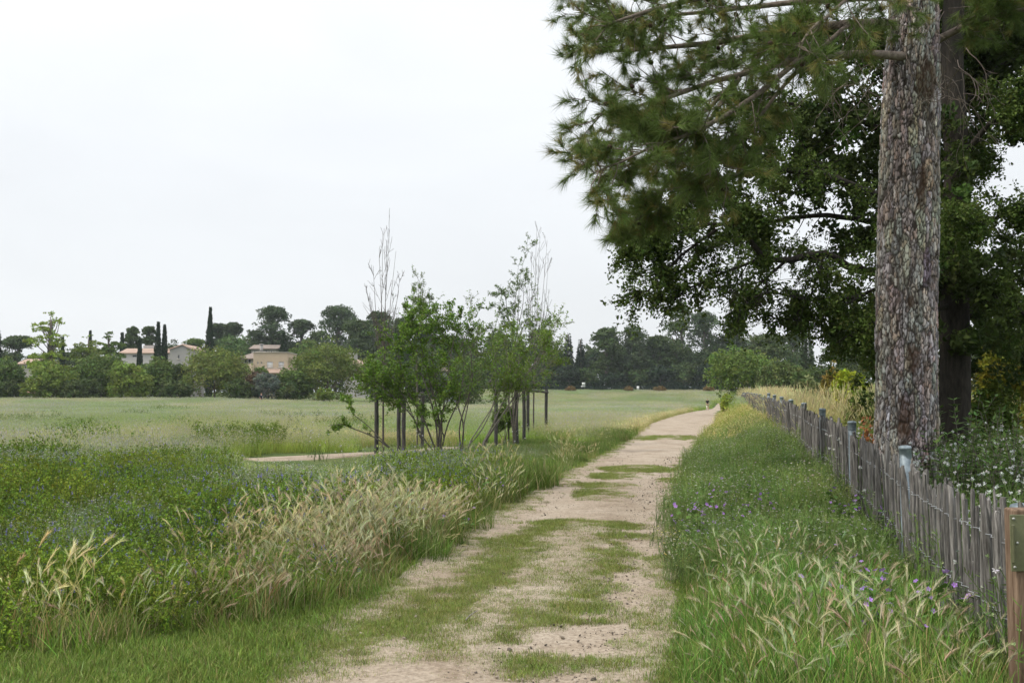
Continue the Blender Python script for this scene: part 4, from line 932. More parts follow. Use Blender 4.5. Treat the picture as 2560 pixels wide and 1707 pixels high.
FT = [
 ('spruce', 'dark_conifer', 'dark conifer cut by the left edge of the view', -8, 806, 26, 165, GC, 'conifer'),
 ('umbrella', 'umbrella_pine', 'wide flat-topped umbrella pine at the far left', 46, 846, 52, 225, GP, 'pine'),
 ('feather', 'feathery_tree', 'tallest bright green feathery tree of the left tree line', 128, 781, 62, 150, GB, 'tree'),
 ('cypress', 'cypress_tree', 'dark cypress behind the bright feathery tree', 128, 812, 9, 190, GC, 'cypress'),
 ('cypress', 'cypress_tree', 'short cypress just right of the bright feathery tree', 157, 845, 7, 190, GC, 'cypress'),
 ('broad', 'broadleaf_tree', 'leafy tree at the left edge under the dark conifer', 16, 888, 46, 152, G1, 'tree'),
 ('bush', 'broadleaf_bush', 'low spreading bright bush below the feathery tree', 128, 905, 66, 142, G2, 'bush'),
 ('bush', 'broadleaf_bush', 'small dark bush in front of the terracotta roof', 22, 950, 40, 141, G3, 'bush'),
 ('feather', 'feathery_tree', 'mid green feathery tree right of the tallest bright one', 222, 836, 55, 156, G2, 'tree'),
 ('feather', 'feathery_tree', 'feathery tree with a ragged top left of the white house', 272, 830, 50, 158, G1, 'tree'),
 ('broad', 'broadleaf_tree', 'full leafy tree below the feathery pair', 255, 885, 78, 150, G1, 'tree'),
 ('bush', 'broadleaf_bush', 'rounded bright bush below the white house wing', 325, 900, 52, 143, G2, 'bush'),
 ('bush', 'broadleaf_bush', 'dark low bush right of the low bright bush', 205, 945, 55, 141, G3, 'bush'),
 ('cypress', 'cypress_tree', 'thin spire of a cypress above the feathery trees', 226, 829, 5, 205, GC, 'cypress'),
 ('cypress', 'cypress_tree', 'stubby cypress left of the two small dark pines', 306, 834, 9, 215, GC, 'cypress'),
 ('pine', 'pine_tree', 'small dark pine left of the twin cypresses', 332, 821, 25, 228, GP, 'pine'),
 ('pine', 'pine_tree', 'small dark pine just behind the twin cypresses', 374, 819, 24, 232, GP, 'pine'),
 ('cypress', 'cypress_tree', 'slim cypress in front of the white house wing', 350, 848, 9, 178, GC, 'cypress'),
 ('cypress', 'cypress_tree', 'taller of the twin cypresses before the white house', 396, 807, 12, 180, GC, 'cypress'),
 ('cypress', 'cypress_tree', 'shorter of the twin cypresses before the white house', 412, 814, 11, 182, GC, 'cypress'),
 ('broad', 'broadleaf_tree', 'rounded tree directly below the twin cypresses', 398, 892, 46, 149, G1, 'tree'),
 ('broad', 'broadleaf_tree', 'smaller tree below the white gable', 450, 908, 32, 150, G3, 'tree'),
 ('pine', 'pine_tree', 'low pale pine between the white gable and the tallest cypress', 490, 850, 36, 235, G1, 'pine'),
 ('cypress', 'cypress_tree', 'tallest lone cypress of the skyline', 526, 770, 13, 186, GC, 'cypress'),
 ('broad', 'broadleaf_tree', 'big round tree with yellowish top left of the cream house', 540, 864, 92, 149, (.165, .205, .052), 'tree'),
 ('broad', 'broadleaf_tree', 'fresh green dome behind the big round tree', 580, 837, 50, 214, (.115, .19, .065), 'tree'),
 ('umbrella', 'umbrella_pine', 'small umbrella pine right of the tallest cypress', 550, 812, 34, 262, GPB, 'pine'),
 ('pine', 'pine_tree', 'ragged pine touching the small umbrella pine', 584, 809, 30, 258, GPB, 'pine'),
 ('stack', 'pine_tree', 'tall lobed pine above the long brown roof', 680, 771, 56, 262, GPB, 'pine'),
 ('stack', 'pine_tree', 'lower shoulder pine left of the tall lobed pine', 640, 828, 36, 258, GPB, 'pine'),
 ('stack', 'pine_tree', 'mid height pine right of the tall lobed pine', 752, 804, 42, 262, GPB, 'pine'),
 ('stack', 'pine_tree', 'great broad pine crown behind the largest round tree', 846, 770, 62, 258, GPB, 'pine'),
 ('pine', 'pine_tree', 'dense pine right of the great broad pine', 892, 806, 50, 246, GP, 'pine'),
 ('pine', 'pine_tree', 'pine behind the first bare young tree', 946, 783, 46, 262, GPB, 'pine'),
 ('pine', 'pine_tree', 'pine behind the leafy spire of the second young tree', 1004, 800, 46, 255, GP, 'pine'),
 ('cypress', 'cypress_tree', 'squat cypress behind the cream house roof', 709, 834, 16, 204, GC, 'cypress'),
 ('broad', 'broadleaf_tree', 'small round tree right of the squat cypress', 736, 855, 20, 202, G1, 'tree'),
 ('broad', 'broadleaf_tree', 'low pale tree above the largest round tree', 772, 846, 36, 225, G1, 'tree'),
 ('olive', 'olive_tree', 'silvery grey olive below the cream house', 668, 929, 34, 143, GO, 'olive tree'),
 ('bush', 'oleander_bush', 'bush tinged with pink flowers left of the olive', 636, 922, 22, 147, (.16, .11, .07), 'bush'),
 ('bush', 'broadleaf_bush', 'green bush in front of the cream terrace', 652, 905, 20, 152, G1, 'bush'),
 ('broad', 'broadleaf_tree', 'largest round tree of the left line right of the cream house', 822, 856, 92, 150, (.16, .205, .052), 'tree'),
 ('broad', 'broadleaf_tree', 'smaller tree leaning on the largest round tree', 735, 918, 46, 146, G1, 'tree'),
 ('bush', 'broadleaf_bush', 'small light bush at the foot of the largest round tree', 812, 962, 22, 139, G2, 'bush'),
 ('bush', 'broadleaf_bush', 'dark bush right of the big round tree foot', 600, 945, 36, 142, G3, 'bush'),
 ('bush', 'broadleaf_bush', 'dark hedge-like bush below the twin cypresses', 440, 948, 46, 142, G3, 'bush'),
 ('bush', 'broadleaf_bush', 'shadowy bush between the olive and the smaller tree', 718, 950, 34, 143, G3, 'bush'),
 ('broad', 'broadleaf_tree', 'tree behind the posts of the first young tree', 956, 880, 56, 160, G1, 'tree'),
 ('stack', 'cedar_tree', 'blue-dark cedar seen through the central shrubs', 1130, 848, 62, 190, GPB, 'cedar'),
 ('pine', 'pine_tree', 'pine filling the gap behind the main shrub', 1070, 815, 48, 262, GPB, 'pine'),
 ('broad', 'broadleaf_tree', 'rounded tree behind the fork of the central shrubs', 1165, 890, 52, 158, G1, 'tree'),
 ('broad', 'broadleaf_tree', 'tree behind the base of the main shrub', 1055, 905, 60, 158, G3, 'tree'),
 ('stack', 'pine_tree', 'dark pine behind the bare twigs of the fourth young tree', 1238, 838, 52, 250, GP, 'pine'),
 ('stack', 'pine_tree', 'rounded dark pine just right of the young trees', 1352, 828, 46, 250, GP, 'pine'),
 ('spruce', 'spruce_tree', 'first small pointed spruce of the far wood', 1421, 829, 19, 246, GC, 'spruce'),
 ('spruce', 'spruce_tree', 'second smaller pointed spruce of the far wood', 1451, 844, 18, 246, GC, 'spruce'),
 ('pine', 'pine_tree', 'far pine with a bare pale trunk', 1515, 825, 48, 246, GP, 'pine'),
 ('stack', 'pine_tree', 'bushy far pine right of the pale trunk', 1580, 820, 48, 248, (.095, .13, .06), 'pine'),
 ('stack', 'pine_tree', 'dark far pine left of the highest far crown', 1645, 845, 44, 250, GP, 'pine'),
 ('stack', 'pine_tree', 'highest far pine crown under the hanging branches', 1700, 768, 58, 254, GP, 'pine'),
 ('stack', 'pine_tree', 'far pine right of the highest far crown', 1762, 786, 54, 250, GPB, 'pine'),
 ('stack', 'pine_tree', 'far pine above the round green bush', 1838, 798, 46, 250, GPB, 'pine'),
 ('umbrella', 'umbrella_pine', 'broad flat umbrella pine behind the round green bush', 1920, 842, 72, 190, (.10, .135, .055), 'pine'),
 ('broad', 'broadleaf_tree', 'large round green bush at the end of the paling fence', 1848, 866, 82, 104, (.14, .21, .05), 'bush'),
 ('bush', 'broadleaf_bush', 'shaggy bush right of the large round one', 1955, 898, 62, 98, (.12, .165, .055), 'bush'),
 ('spruce', 'spruce_tree', 'tall narrow spruce behind the far fence end', 2015, 786, 32, 150, GPB, 'spruce'),
 ('pine', 'pine_tree', 'thin open pine left of the tall spruce', 1985, 834, 30, 230, GP, 'pine'),
 ('pine', 'pine_tree', 'open pine right of the tall spruce', 2092, 822, 48, 200, GP, 'pine'),
 ('bush', 'broadleaf_bush', 'dark bush below the tall spruce', 2060, 905, 56, 110, G3, 'bush'),
]
FT += [('broad', 'broadleaf_tree', 'dark rounded tree of the back row ' + w, x, tp, hw, Yy, c_, 'tree') for (x, tp, hw, Yy, c_, w) in [
 (612, 842, 34, 250, GP, 'left of the long brown roof'), (700, 826, 40, 268, GPB, 'behind the squat cypress'), (792, 818, 44, 268, GP, 'between the mid pine and the great broad pine'), (905, 838, 46, 250, G3, 'behind the pale house'), (975, 840, 46, 250, GP, 'behind the first bare young tree crown'), (1045, 846, 46, 250, GP, 'behind the main shrub top'), (1110, 838, 44, 262, GPB, 'behind the dark forked shrub'), (1185, 846, 46, 255, GP, 'behind the leaning shrub'),
 (1290, 846, 44, 262, GP, 'behind the third young tree'), (1395, 862, 36, 262, GP, 'left of the first small spruce'), (1475, 858, 36, 264, GP, 'right of the second small spruce'), (1548, 850, 40, 264, GPB, 'between the pale trunk pine and the bushy pine'), (1622, 842, 42, 264, GP, 'right of the bushy far pine'), (1680, 836, 44, 266, GP, 'below the highest far crown'), (1800, 838, 46, 266, GPB, 'above the round bush'), (1885, 848, 44, 262, GPB, 'behind the umbrella pine'), (1960, 862, 40, 220, GP, 'left of the tall spruce'), (2140, 850, 60, 120, G3, 'behind the yellow-green bush'), (2260, 840, 90, 60, G3, 'directly behind the pine trunk'), (2440, 800, 110, 58, G3, 'behind the oak trunk'), (2580, 790, 100, 56, G3, 'at the right edge behind the yellowish bush'),
 (180, 865, 40, 215, GP, 'right of the bright feathery tree'), (430, 855, 36, 240, GP, 'behind the white gable'), (90, 880, 36, 218, GP, 'below the left umbrella pine')]]
for (k, nm, lb, x, top, hw, Y, c, cat) in FT:
    far_tree(k, nm, lb, x, top, hw, Y, c, .6 if 'back row' in lb else 1.0, cat=cat, group='background trees')
# understorey of the far wood: dark rounded shrubs along its foot
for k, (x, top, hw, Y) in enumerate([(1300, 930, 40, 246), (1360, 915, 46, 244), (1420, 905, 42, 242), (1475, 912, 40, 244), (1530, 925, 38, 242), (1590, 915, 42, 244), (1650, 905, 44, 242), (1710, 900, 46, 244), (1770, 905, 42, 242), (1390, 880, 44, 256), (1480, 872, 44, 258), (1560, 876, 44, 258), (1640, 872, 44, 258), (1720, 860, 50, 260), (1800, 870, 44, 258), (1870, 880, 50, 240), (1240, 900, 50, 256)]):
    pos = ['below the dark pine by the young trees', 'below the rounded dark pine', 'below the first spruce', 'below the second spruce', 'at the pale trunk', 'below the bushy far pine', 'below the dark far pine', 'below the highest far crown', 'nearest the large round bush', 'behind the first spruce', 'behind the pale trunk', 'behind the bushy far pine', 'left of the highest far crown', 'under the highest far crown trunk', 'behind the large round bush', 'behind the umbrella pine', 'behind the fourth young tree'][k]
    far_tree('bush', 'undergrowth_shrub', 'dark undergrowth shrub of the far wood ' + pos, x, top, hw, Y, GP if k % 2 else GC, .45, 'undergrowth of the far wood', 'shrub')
for x, hw, lb in ((1427, 13, 'rust coloured low shrub near the tilted white sign'), (1650, 17, 'rust coloured low shrub right of the plain white sign'), (1772, 14, 'rust coloured low shrub left of the large round bush'), (1570, 11, 'ochre low shrub between the two white signs')):
    far_tree('bush', 'rusty_shrub', lb, x, 966, hw, 231, (.20, .145, .06), 1.0, 'rusty shrubs along the far field edge', 'shrub')

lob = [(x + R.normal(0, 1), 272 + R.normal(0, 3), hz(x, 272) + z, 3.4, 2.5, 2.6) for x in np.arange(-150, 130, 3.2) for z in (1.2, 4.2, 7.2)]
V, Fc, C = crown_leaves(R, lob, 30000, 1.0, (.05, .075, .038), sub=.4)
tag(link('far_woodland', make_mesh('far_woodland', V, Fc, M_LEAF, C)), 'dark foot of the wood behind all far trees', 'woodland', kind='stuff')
# ------------------------------------------------------------------ far boundary fence with two white signs
fa, fb = at(1385, 970, 238)[0], at(1782, 970, 236)[0]
t = thing('mesh_fence', 'dark green mesh fence along the far edge of the field', 'fence', ((fa + fb) / 2, 237, hz((fa + fb) / 2, 237)))
xs = np.linspace(fa, fb, 18)
for x in xs:
    g = hz(x, 237); MB().box((x - .05, 236.95, g - .2), (x + .05, 237.05, g + 1.75)).build('post', M_GREENFENCE, t)
for zz in (.25, .65, 1.05, 1.4, 1.7):
    MB().tube([(x, 236.9, hz(x, 237) + zz) for x in np.linspace(fa, fb, 18)], .025, 4).build('rail_wire', M_GREENFENCE, t)
mb = MB()
for x in np.arange(fa, fb, .25): mb.box((x - .012, 236.97, hz(x, 237) + .1), (x + .012, 236.99, hz(x, 237) + 1.7))
tag(mb.build('mesh_bars', M_GREENFENCE, t), kind='stuff')
# dense clipped hedge right behind the mesh
V, Fc, C = crown_leaves(R, [(x, 238.6 + R.normal(0, .2), hz(x, 238) + z, 1.6, .9, .9) for x in np.arange(fa - 8, fb + 6, 1.3) for z in (.5, 1.4)], 9000, .42, (.022, .04, .02), sub=.5)
tag(link('hedge', make_mesh('hedge', V, Fc, M_LEAF, C)), 'dark clipped hedge behind the far mesh fence', 'hedge')
for (x, y0, y1, wpx, lb, two) in ((1459, 956, 967, 8, 'white sign with a smaller plate below it on the far mesh fence', True), (1595, 965, 974, 6, 'plain white sign low on the far mesh fence', False)):
    a, z0, b, z1 = rect_px(x - wpx / 2, y0, x + wpx / 2, y1, 236.6)
    t = thing('fence_sign', lb, 'sign', ((a + b) / 2, 236.6, hz(a, 236.6)), 'signs on the far fence')
    zs = z0 + (z1 - z0) * (.35 if two else 0)
    MB().box((a, 236.55, zs), (b, 236.6, z1)).build('panel', M_SIGNPANEL, t)
    if two: MB().box((a - .25, 236.55, z0), (b, 236.6, zs - .12)).build('lower_panel', M_SIGNPANEL, t)
    MB().box(((a + b) / 2 - .03, 236.61, hz(a, 236.6) - .1), ((a + b) / 2 + .03, 236.67, z1)).build('support', M_GREENFENCE, t)
for x, lb in ((1400, 'short white marker stake furthest from the path at the far field edge'), (1448, 'short white marker stake next to the tilted white sign'), (1472, 'short white marker stake right of the tilted white sign')):
    p = at(x, 975, 234); g = hz(p[0], 234)
    tag(MB().tube([(p[0], 234, g - .1), (p[0], 234, g + .75), (p[0] + .02, 234, g + .86)], [.04, .04, .01], 6).build('marker_stake', M_SIGNPANEL, None), lb, 'stake', 'white marker stakes')

# ------------------------------------------------------------------ paling fence
FY0, FY1 = 4.7, 84.0
fence = thing('paling_fence', 'weathered grey chestnut paling fence running along the right verge', 'fence', (float(XF(12)), 12, hz(XF(12), 12)))
inv = Matrix.Translation(fence.location).inverted()
def pale_mesh(seed):
    rng = np.random.default_rng(seed); mb = MB(); n = 7; zs = np.array([-.12, .15, .4, .65, .85, .985, 1.0]); sides = 6
    px = np.cumsum(rng.normal(0, .006, n)); py = np.cumsum(rng.normal(0, .005, n)); th = np.sort(rng.uniform(0, 2 * math.pi, sides)); th = np.arange(sides) * 2 * math.pi / sides + rng.normal(0, .25, sides)
    rr = rng.uniform(.75, 1.2, sides); Vv = []
    for k in range(n):
        r = .0205 * (1.08 - .16 * max(zs[k], 0)) * (1 if k < n - 1 else rng.uniform(.55, .8)) * rng.uniform(.95, 1.06)
        tl = rng.uniform(-.012, .012) if k == n - 1 else 0
        Vv += [(px[k] + math.cos(a) * r * q, py[k] + math.sin(a) * r * q * .8, zs[k] + tl * math.cos(a)) for a, q in zip(th, rr)]
    V = np.array(Vv); i = np.arange(n - 1)[:, None] * sides; j = np.arange(sides)[None]; kx = (j + 1) % sides
    mb.add(V, np.stack([i + j, i + kx, i + kx + sides, i + j + sides], -1).reshape(-1, 4))
    c = len(V); mb.add([V[-sides:].mean(0)] + list(V[-sides:]), [(0, 1 + k, 1 + (k + 1) % sides) for k in range(sides)])
    return mb.mesh('pale', M_PALE)
PALES = [pale_mesh(300 + k) for k in range(10)]
rng = np.random.default_rng(5); y = FY0; cnt = 0; rest = MB(); pale_pts = []
while y < FY1:
    st = rng.normal(.082, .018) if rng.random() > .08 else rng.uniform(.03, .18)
    y += max(.035, st) * .978
    x = float(XF(y)) + rng.normal(0, .012); g = hz(x, y); L_ = rng.normal(1.0, .045); wd = rng.uniform(.65, 1.3)
    rot = (rng.normal(0, .02), rng.normal(0, .022), rng.uniform(0, 6.28))
    if y > 70: L_ *= .9
    pale_pts.append((x, y, g))
    if cnt < 300:
        o = bpy.data.objects.new('pale', PALES[rng.integers(len(PALES))]); COL.objects.link(o); o.parent = fence; o.matrix_parent_inverse = inv
        o.location = (x, y, g); o.rotation_euler = rot; o.scale = (wd, wd, L_)
    else:
        me = PALES[rng.integers(len(PALES))]; V = np.array([v.co[:] for v in me.vertices]); Fc = np.array([p.vertices[:] for p in me.polygons])
        c, s = math.cos(rot[2]), math.sin(rot[2]); V = V * np.array([wd, wd, L_]); V = V @ np.array([[c, s, 0], [-s, c, 0], [0, 0, 1]]); V[:, 0] += V[:, 2] * rot[1]; V[:, 1] -= V[:, 2] * rot[0]
        rest.add(V + np.array([x, y, g]), Fc)
    cnt += 1
tag(rest.build('pales', M_PALE, fence), kind='stuff')
pp = np.array(pale_pts)
for zz in (.8, .34):
    near = pp[pp[:, 1] < 40]; W_ = []
    for k in range(len(near) - 1):
        a, b = near[k], near[k + 1]; sgn = 1 if k % 2 else -1
        W_.append((a[0] - .027, a[1], a[2] + zz + .006 * sgn)); W_.append(((a[0] + b[0]) / 2 - .005, (a[1] + b[1]) / 2, (a[2] + b[2]) / 2 + zz - .004 * sgn))
    MB().tube(W_, .0028, 4).build('wire', M_WIRE, fence)
    W2 = [(p[0] + .03, p[1], p[2] + zz + .004 * (1 if k % 2 else -1)) for k, p in enumerate(near)]; MB().tube(W2, .0025, 4).build('wire', M_WIRE, fence)
def lathe(prof, sides=20):
    mb = MB(); th = np.arange(sides) * 2 * math.pi / sides; V = np.array([(r * math.cos(a), r * math.sin(a), z) for r, z in prof for a in th]); n = len(prof)
    i = np.arange(n - 1)[:, None] * sides; j = np.arange(sides)[None]; k = (j + 1) % sides
    mb.add(V, np.stack([i + j, i + k, i + k + sides, i + j + sides], -1).reshape(-1, 4)); return mb
cap_me = lathe([(.055, -.11), (.057, -.10), (.057, -.02), (.060, -.018), (.060, -.004), (.054, .008), (.035, .014), (.001, .016)]).mesh('cap', M_ZINC, True)
tube_me = lathe([(.052, -.3), (.052, 1.0), (.001, 1.0)]).mesh('post', M_ZINC, True)
capz = {0: 1.10, 1: 1.256, 2: 1.41, 3: 1.546, 4: 1.63, 5: 1.70, 6: 1.78, 7: 1.85, 8: 1.93}
for k in range(20):
    y = 3.87 * (k + 1.5); x = float(XF(y)) + (.03 if k else -.02); g = hz(x, y); zt = capz.get(k, g + 1.13)
    o = link('post', tube_me, fence); o.matrix_parent_inverse = inv; o.location = (x, y, g); o.scale = (1, 1, zt - g - .02)
    c = bpy.data.objects.new('cap', cap_me); COL.objects.link(c); c.parent = o; c.matrix_parent_inverse = o.matrix_parent_inverse.copy() @ Matrix.Identity(4)
    c.matrix_parent_inverse = (Matrix.Translation((x, y, g)) @ Matrix.Diagonal((1, 1, zt - g - .02, 1))).inverted(); c.location = (x, y, zt - .016); c.rotation_euler = (rng.normal(0, .03), rng.normal(0, .03), rng.uniform(0, 6))

# ------------------------------------------------------------------ wooden post with olive metal plate at the right edge
wx, wy = at(2553, 1400, 5.35)[0], 5.35
t = thing('wooden_post', 'brown wooden post with a bolted olive metal plate at the right edge', 'post', (wx, wy, 0))
g = hz(wx, wy); zt = at(2540, 1270, 5.35)[2]
def bev_box(lo, hi, b, mat, name, parent):
    import bmesh
    bm = bmesh.new(); bmesh.ops.create_cube(bm, size=1.0)
    for v in bm.verts: v.co = Vector([(lo[k] + hi[k]) / 2 + v.co[k] * (hi[k] - lo[k]) for k in range(3)])
    bmesh.ops.bevel(bm, geom=bm.edges[:], offset=b, segments=3, affect='EDGES', profile=.5)
    me = bpy.data.meshes.new(name); bm.to_mesh(me); bm.free(); me.materials.append(mat)
    o = link(name, me); o.parent = parent; o.matrix_parent_inverse = Matrix.Translation(parent.location).inverted(); return o
bev_box((wx - .058, wy - .06, g - .3), (wx + .065, wy + .06, zt), .012, M_POSTWOOD, 'post', t)
pz0 = at(2530, 1428, 5.28)[2]; pz1 = at(2530, 1286, 5.28)[2]; pl = at(2527, 1350, 5.28)[0]
plate = bev_box((pl, wy - .0685, pz0), (pl + .16, wy - .0605, pz1), .003, M_OLIVE, 'plate', t)
fl = bev_box((pl + .002, wy - .088, pz0 + .045), (pl + .016, wy - .069, pz1 - .05), .004, M_OLIVE, 'folded_edge', plate); fl.matrix_parent_inverse = Matrix.Identity(4)
for zz in (pz1 - .022, pz0 + .022, (pz0 + pz1) / 2):
    xx = pl + (.018 if abs(zz - (pz0 + pz1) / 2) > .01 else .034)
    b = MB(); V, Fc, C = lathe([(.008, 0), (.008, .003), (.006, .006), (.001, .0068)], 12).arrays(); V = V[:, [0, 2, 1]] * np.array([1, -1, 1]); b.add(V + np.array([xx, wy - .0687, zz]), Fc)
    o = b.build('bolt', M_BOLT); o.parent = plate

# ------------------------------------------------------------------ stakes round the young trees
def stake(parent, px, y0, y1, Y, r=.066, name='stake'):
    a = at(px, y0, Y); g = hz(a[0], Y); rg = np.random.default_rng(int(px)); dx, dy = rg.normal(0, .03, 2)
    P = smooth_path([(a[0] + dx * .3, Y, g - .15), (a[0] + rg.normal(0, .012), Y, (g + a[2]) / 2), (a[0], Y + dy * .2, a[2]), (a[0], Y + dy * .2, a[2] + .005)], 14)
    rr = r * (1 + rg.normal(0, .03, 14)); rr[-1] *= .75; MB().tube(P, rr, 10).build(name, M_STAKE, parent, smooth=True); return a
def rail(parent, p, q, r=.05):
    p, q = np.asarray(p), np.asarray(q); d = unit(q - p); P = smooth_path([p - d * .12, (p + q) / 2 + np.array([0, 0, .008]), q + d * .12], 8)
    MB().tube(P, r, 9).build('rail', M_STAKE, parent, smooth=True)
def guard(label, posts, rails):
    Y = posts[0][3]; a = at(posts[0][0], posts[0][1], Y)
    t = thing('tree_stakes', label, 'tree stakes', (a[0], Y, hz(a[0], Y)), 'stake frames of the young trees')
    tops = [stake(t, *p) for p in posts]
    for (i, j) in rails: rail(t, tops[i] + np.array([0, -.06, -.06]), tops[j] + np.array([0, -.06, -.06]))
guard('pair of dark stakes with a top rail holding the first bare tree', [(941, 980, 0, 30.2), (999, 988, 0, 31.6)], [(0, 1)])
guard('pair of dark stakes with a pale top rail behind the main shrub', [(1011, 986, 0, 32.6), (1057, 985, 0, 34.3)], [(0, 1)])
guard('three dark stakes with rails right behind the leaning shrub', [(1240, 972, 0, 34.6), (1292, 970, 0, 35.4), (1309, 973, 0, 37.6)], [(0, 1), (1, 2)])
guard('pair of stakes with a long top rail furthest right', [(1320, 972, 0, 40.5), (1366, 977, 0, 42.0)], [(0, 1)])

# ------------------------------------------------------------------ growing woody plants
def grow(rng, P0, D, Ln, r, lvl, cfg, out, tips):
    n = cfg['seg'][lvl]; P = [np.array(P0, float)]; d = unit(np.array(D, float)); st = Ln / n
    for k in range(n):
        d = unit(d + rng.normal(0, cfg['wob'][lvl], 3) + np.array([0, 0, cfg['up'][lvl]])); P.append(P[-1] + d * st)
    P = np.array(P); out.append((P, np.linspace(r, r * cfg['tap'], n + 1)))
    kids(rng, P, r, Ln, lvl, cfg, out, tips)
def kids(rng, P, r, Ln, lvl, cfg, out, tips):
    n = len(P) - 1
    if lvl >= len(cfg['seg']) - 1:
        tips.append(P); return
    for k in range(cfg['kids'][lvl]):
        t = rng.uniform(cfg['t0'][lvl], 1.0); i = min(int(t * n), n - 1); p = P[i] + (P[i + 1] - P[i]) * (t * n - i); d = unit(P[i + 1] - P[i])
        a = rng.normal(0, 1, 3); a = unit(a - d * a.dot(d)); ang = rng.uniform(*cfg['ang'][lvl])
        grow(rng, p, d * math.cos(ang) + a * math.sin(ang), Ln * cfg['rat'][lvl] * rng.uniform(.6, 1.2) * (1.15 - .5 * t), r * cfg['rr'], lvl + 1, cfg, out, tips)
def wood(out, minr=.003, sides=5):
    mb = MB()
    for P, r in out: mb.tube(P, np.maximum(r, minr), 8 if r[0] > .02 else sides if r[0] > .006 else 4, None, False)
    return mb
def tip_leaves(rng, tips, per, size, col, asp=.6, spread=.04, t0=0.1, up=.25):
    """leaves along the last twigs"""
    if not tips: return None
    L_ = np.concatenate([np.stack([np.stack([np.interp(q, np.linspace(0, 1, len(P)), P[:, j]) for j in range(3)], -1) for q in rng.uniform(t0, 1, per)]) for P in tips])
    n = len(L_); D = rdir(n, rng); D[:, 2] += up; D = unit(D); Nn = unit(rdir(n, rng) * .8 + np.array([0, 0, 1.0])); s = size * rng.uniform(.55, 1.25, n)
    ct = np.repeat(jit(len(tips), (1, 1, 1), .14, rng), per, 0)
    return leaf_cards(L_ + rdir(n, rng) * spread * rng.random((n, 1)), D, Nn, s, s * asp, jit(n, col, .14, rng) * ct, mid=.42)
def woody(name, label, cat, base, out, leaves, bark, group=None, minr=.003, stem='branches'):
    t = thing(name, label, cat, tuple(base), group)
    wood(out, minr).build(stem, bark, t, smooth=True)
    if leaves is not None:
        V, Fc, C = leaves; link('leaves', make_mesh('leaves', V - np.asarray(base), Fc, M_LEAF, C), t)
    return t
def pxs(L_, n=14): return smooth_path([at(*p) for p in L_], n)
LEAF_A = (.085, .15, .032)
# bare tall trees (nearly leafless upright twigs)
def bare_tree(label, x, ytop, Y, seed, stems, leafy=0):
    rng = np.random.default_rng(seed); a = at(x, 1100, Y); g = hz(a[0], Y); base = (a[0], Y, g); out, tips = [], []
    trunk = smooth_path([base, at(x, 1010, Y), at(x + 2, 930, Y), at(x + 4, 880, Y)], 12); trunk[0, 2] -= .1; out.append((trunk, np.linspace(.034, .026, 12)))
    cfg = dict(seg=(7, 5, 3), wob=(.05, .09, .1), up=(.06, .12, .1), tap=.3, kids=(7, 2), t0=(.15, .2), ang=((.25, .6), (.3, .7)), rat=(.32, .5), rr=.5)
    for (x0, y0, x1, y1) in stems:
        P = smooth_path([at(x + (x0 - x) * .2, y0 + 30, Y), at(x0, y0, Y + rng.normal(0, .15)), at((x0 + x1) / 2 + rng.normal(0, 2), (y0 + y1) / 2, Y + rng.normal(0, .2)), at(x1, y1, Y + rng.normal(0, .25))], 14)
        out.append((P, np.linspace(.017, .0035, 14))); kids(rng, P, .011, np.linalg.norm(P[-1] - P[0]) * .75, 0, cfg, out, tips)
    lv = tip_leaves(rng, [tips[k] for k in rng.permutation(len(tips))[:max(4, int(len(tips) * leafy))]], 4, .055, (.11, .16, .05))
    woody('young_tree', label, 'young tree', base, out, lv, M_TWIG, 'young staked trees', .0045, 'trunk')
bare_tree('first young tree, tall and nearly leafless, left of the main shrub', 958, 540, 30.8, 401, [(956, 880, 974, 575), (950, 880, 957, 580), (962, 870, 968, 600), (946, 860, 933, 665), (968, 860, 990, 628), (958, 850, 948, 640), (972, 850, 1000, 695), (944, 850, 915, 715), (964, 840, 985, 740), (952, 840, 922, 740)], .05)
bare_tree('fourth young tree, tall and nearly leafless, furthest right', 1334, 565, 41, 402, [(1338, 850, 1342, 567), (1332, 850, 1328, 640), (1344, 850, 1368, 600), (1328, 840, 1320, 680), (1350, 840, 1371, 645), (1340, 830, 1350, 590), (1324, 840, 1312, 700), (1352, 830, 1372, 740)], .12)
def spire_tree(label, x, Y, seed, stems, nleaf, col):
    rng = np.random.default_rng(seed); a = at(x, 1100, Y); g = hz(a[0], Y); base = (a[0], Y, g); out, tips = [], []
    x0, y0 = stems[0][0][:2]; trunk = smooth_path([base, at(x, 1000, Y), at((x + x0) / 2, (y0 + 940) / 2, Y), at(x0, y0, Y)], 12); out.append((trunk, np.linspace(.03, .02, 12)))
    cfg = dict(seg=(6, 4, 3), wob=(.1, .15, .15), up=(.02, .05, .05), tap=.3, kids=(16, 4), t0=(.05, .2), ang=((.5, 1.2), (.4, 1.0)), rat=(.26, .5), rr=.45)
    for S in stems:
        P = smooth_path([at(px, py, Y + rng.normal(0, .2)) for px, py in S], 14); out.append((P, np.linspace(.015, .003, 14))); kids(rng, P, .009, np.linalg.norm(P[-1] - P[0]), 0, cfg, out, tips)
    lv = tip_leaves(rng, tips, nleaf * 3, .06, np.asarray(col) * 1.5, .55, .06)
    woody('young_tree', label, 'young tree', base, out, lv, M_TWIG, 'young staked trees', .004, 'trunk')
spire_tree('second young tree, a thin pale leafy spire above the main shrub', 1043, 34.5, 403, [[(1040, 850), (1048, 780), (1045, 700)], [(1045, 840), (1058, 770), (1055, 730), (1043, 690)], [(1040, 830), (1030, 790), (1036, 720)], [(1048, 830), (1065, 770), (1078, 740)], [(1035, 830), (1020, 790), (1012, 770)]], 3, (.12, .17, .055))
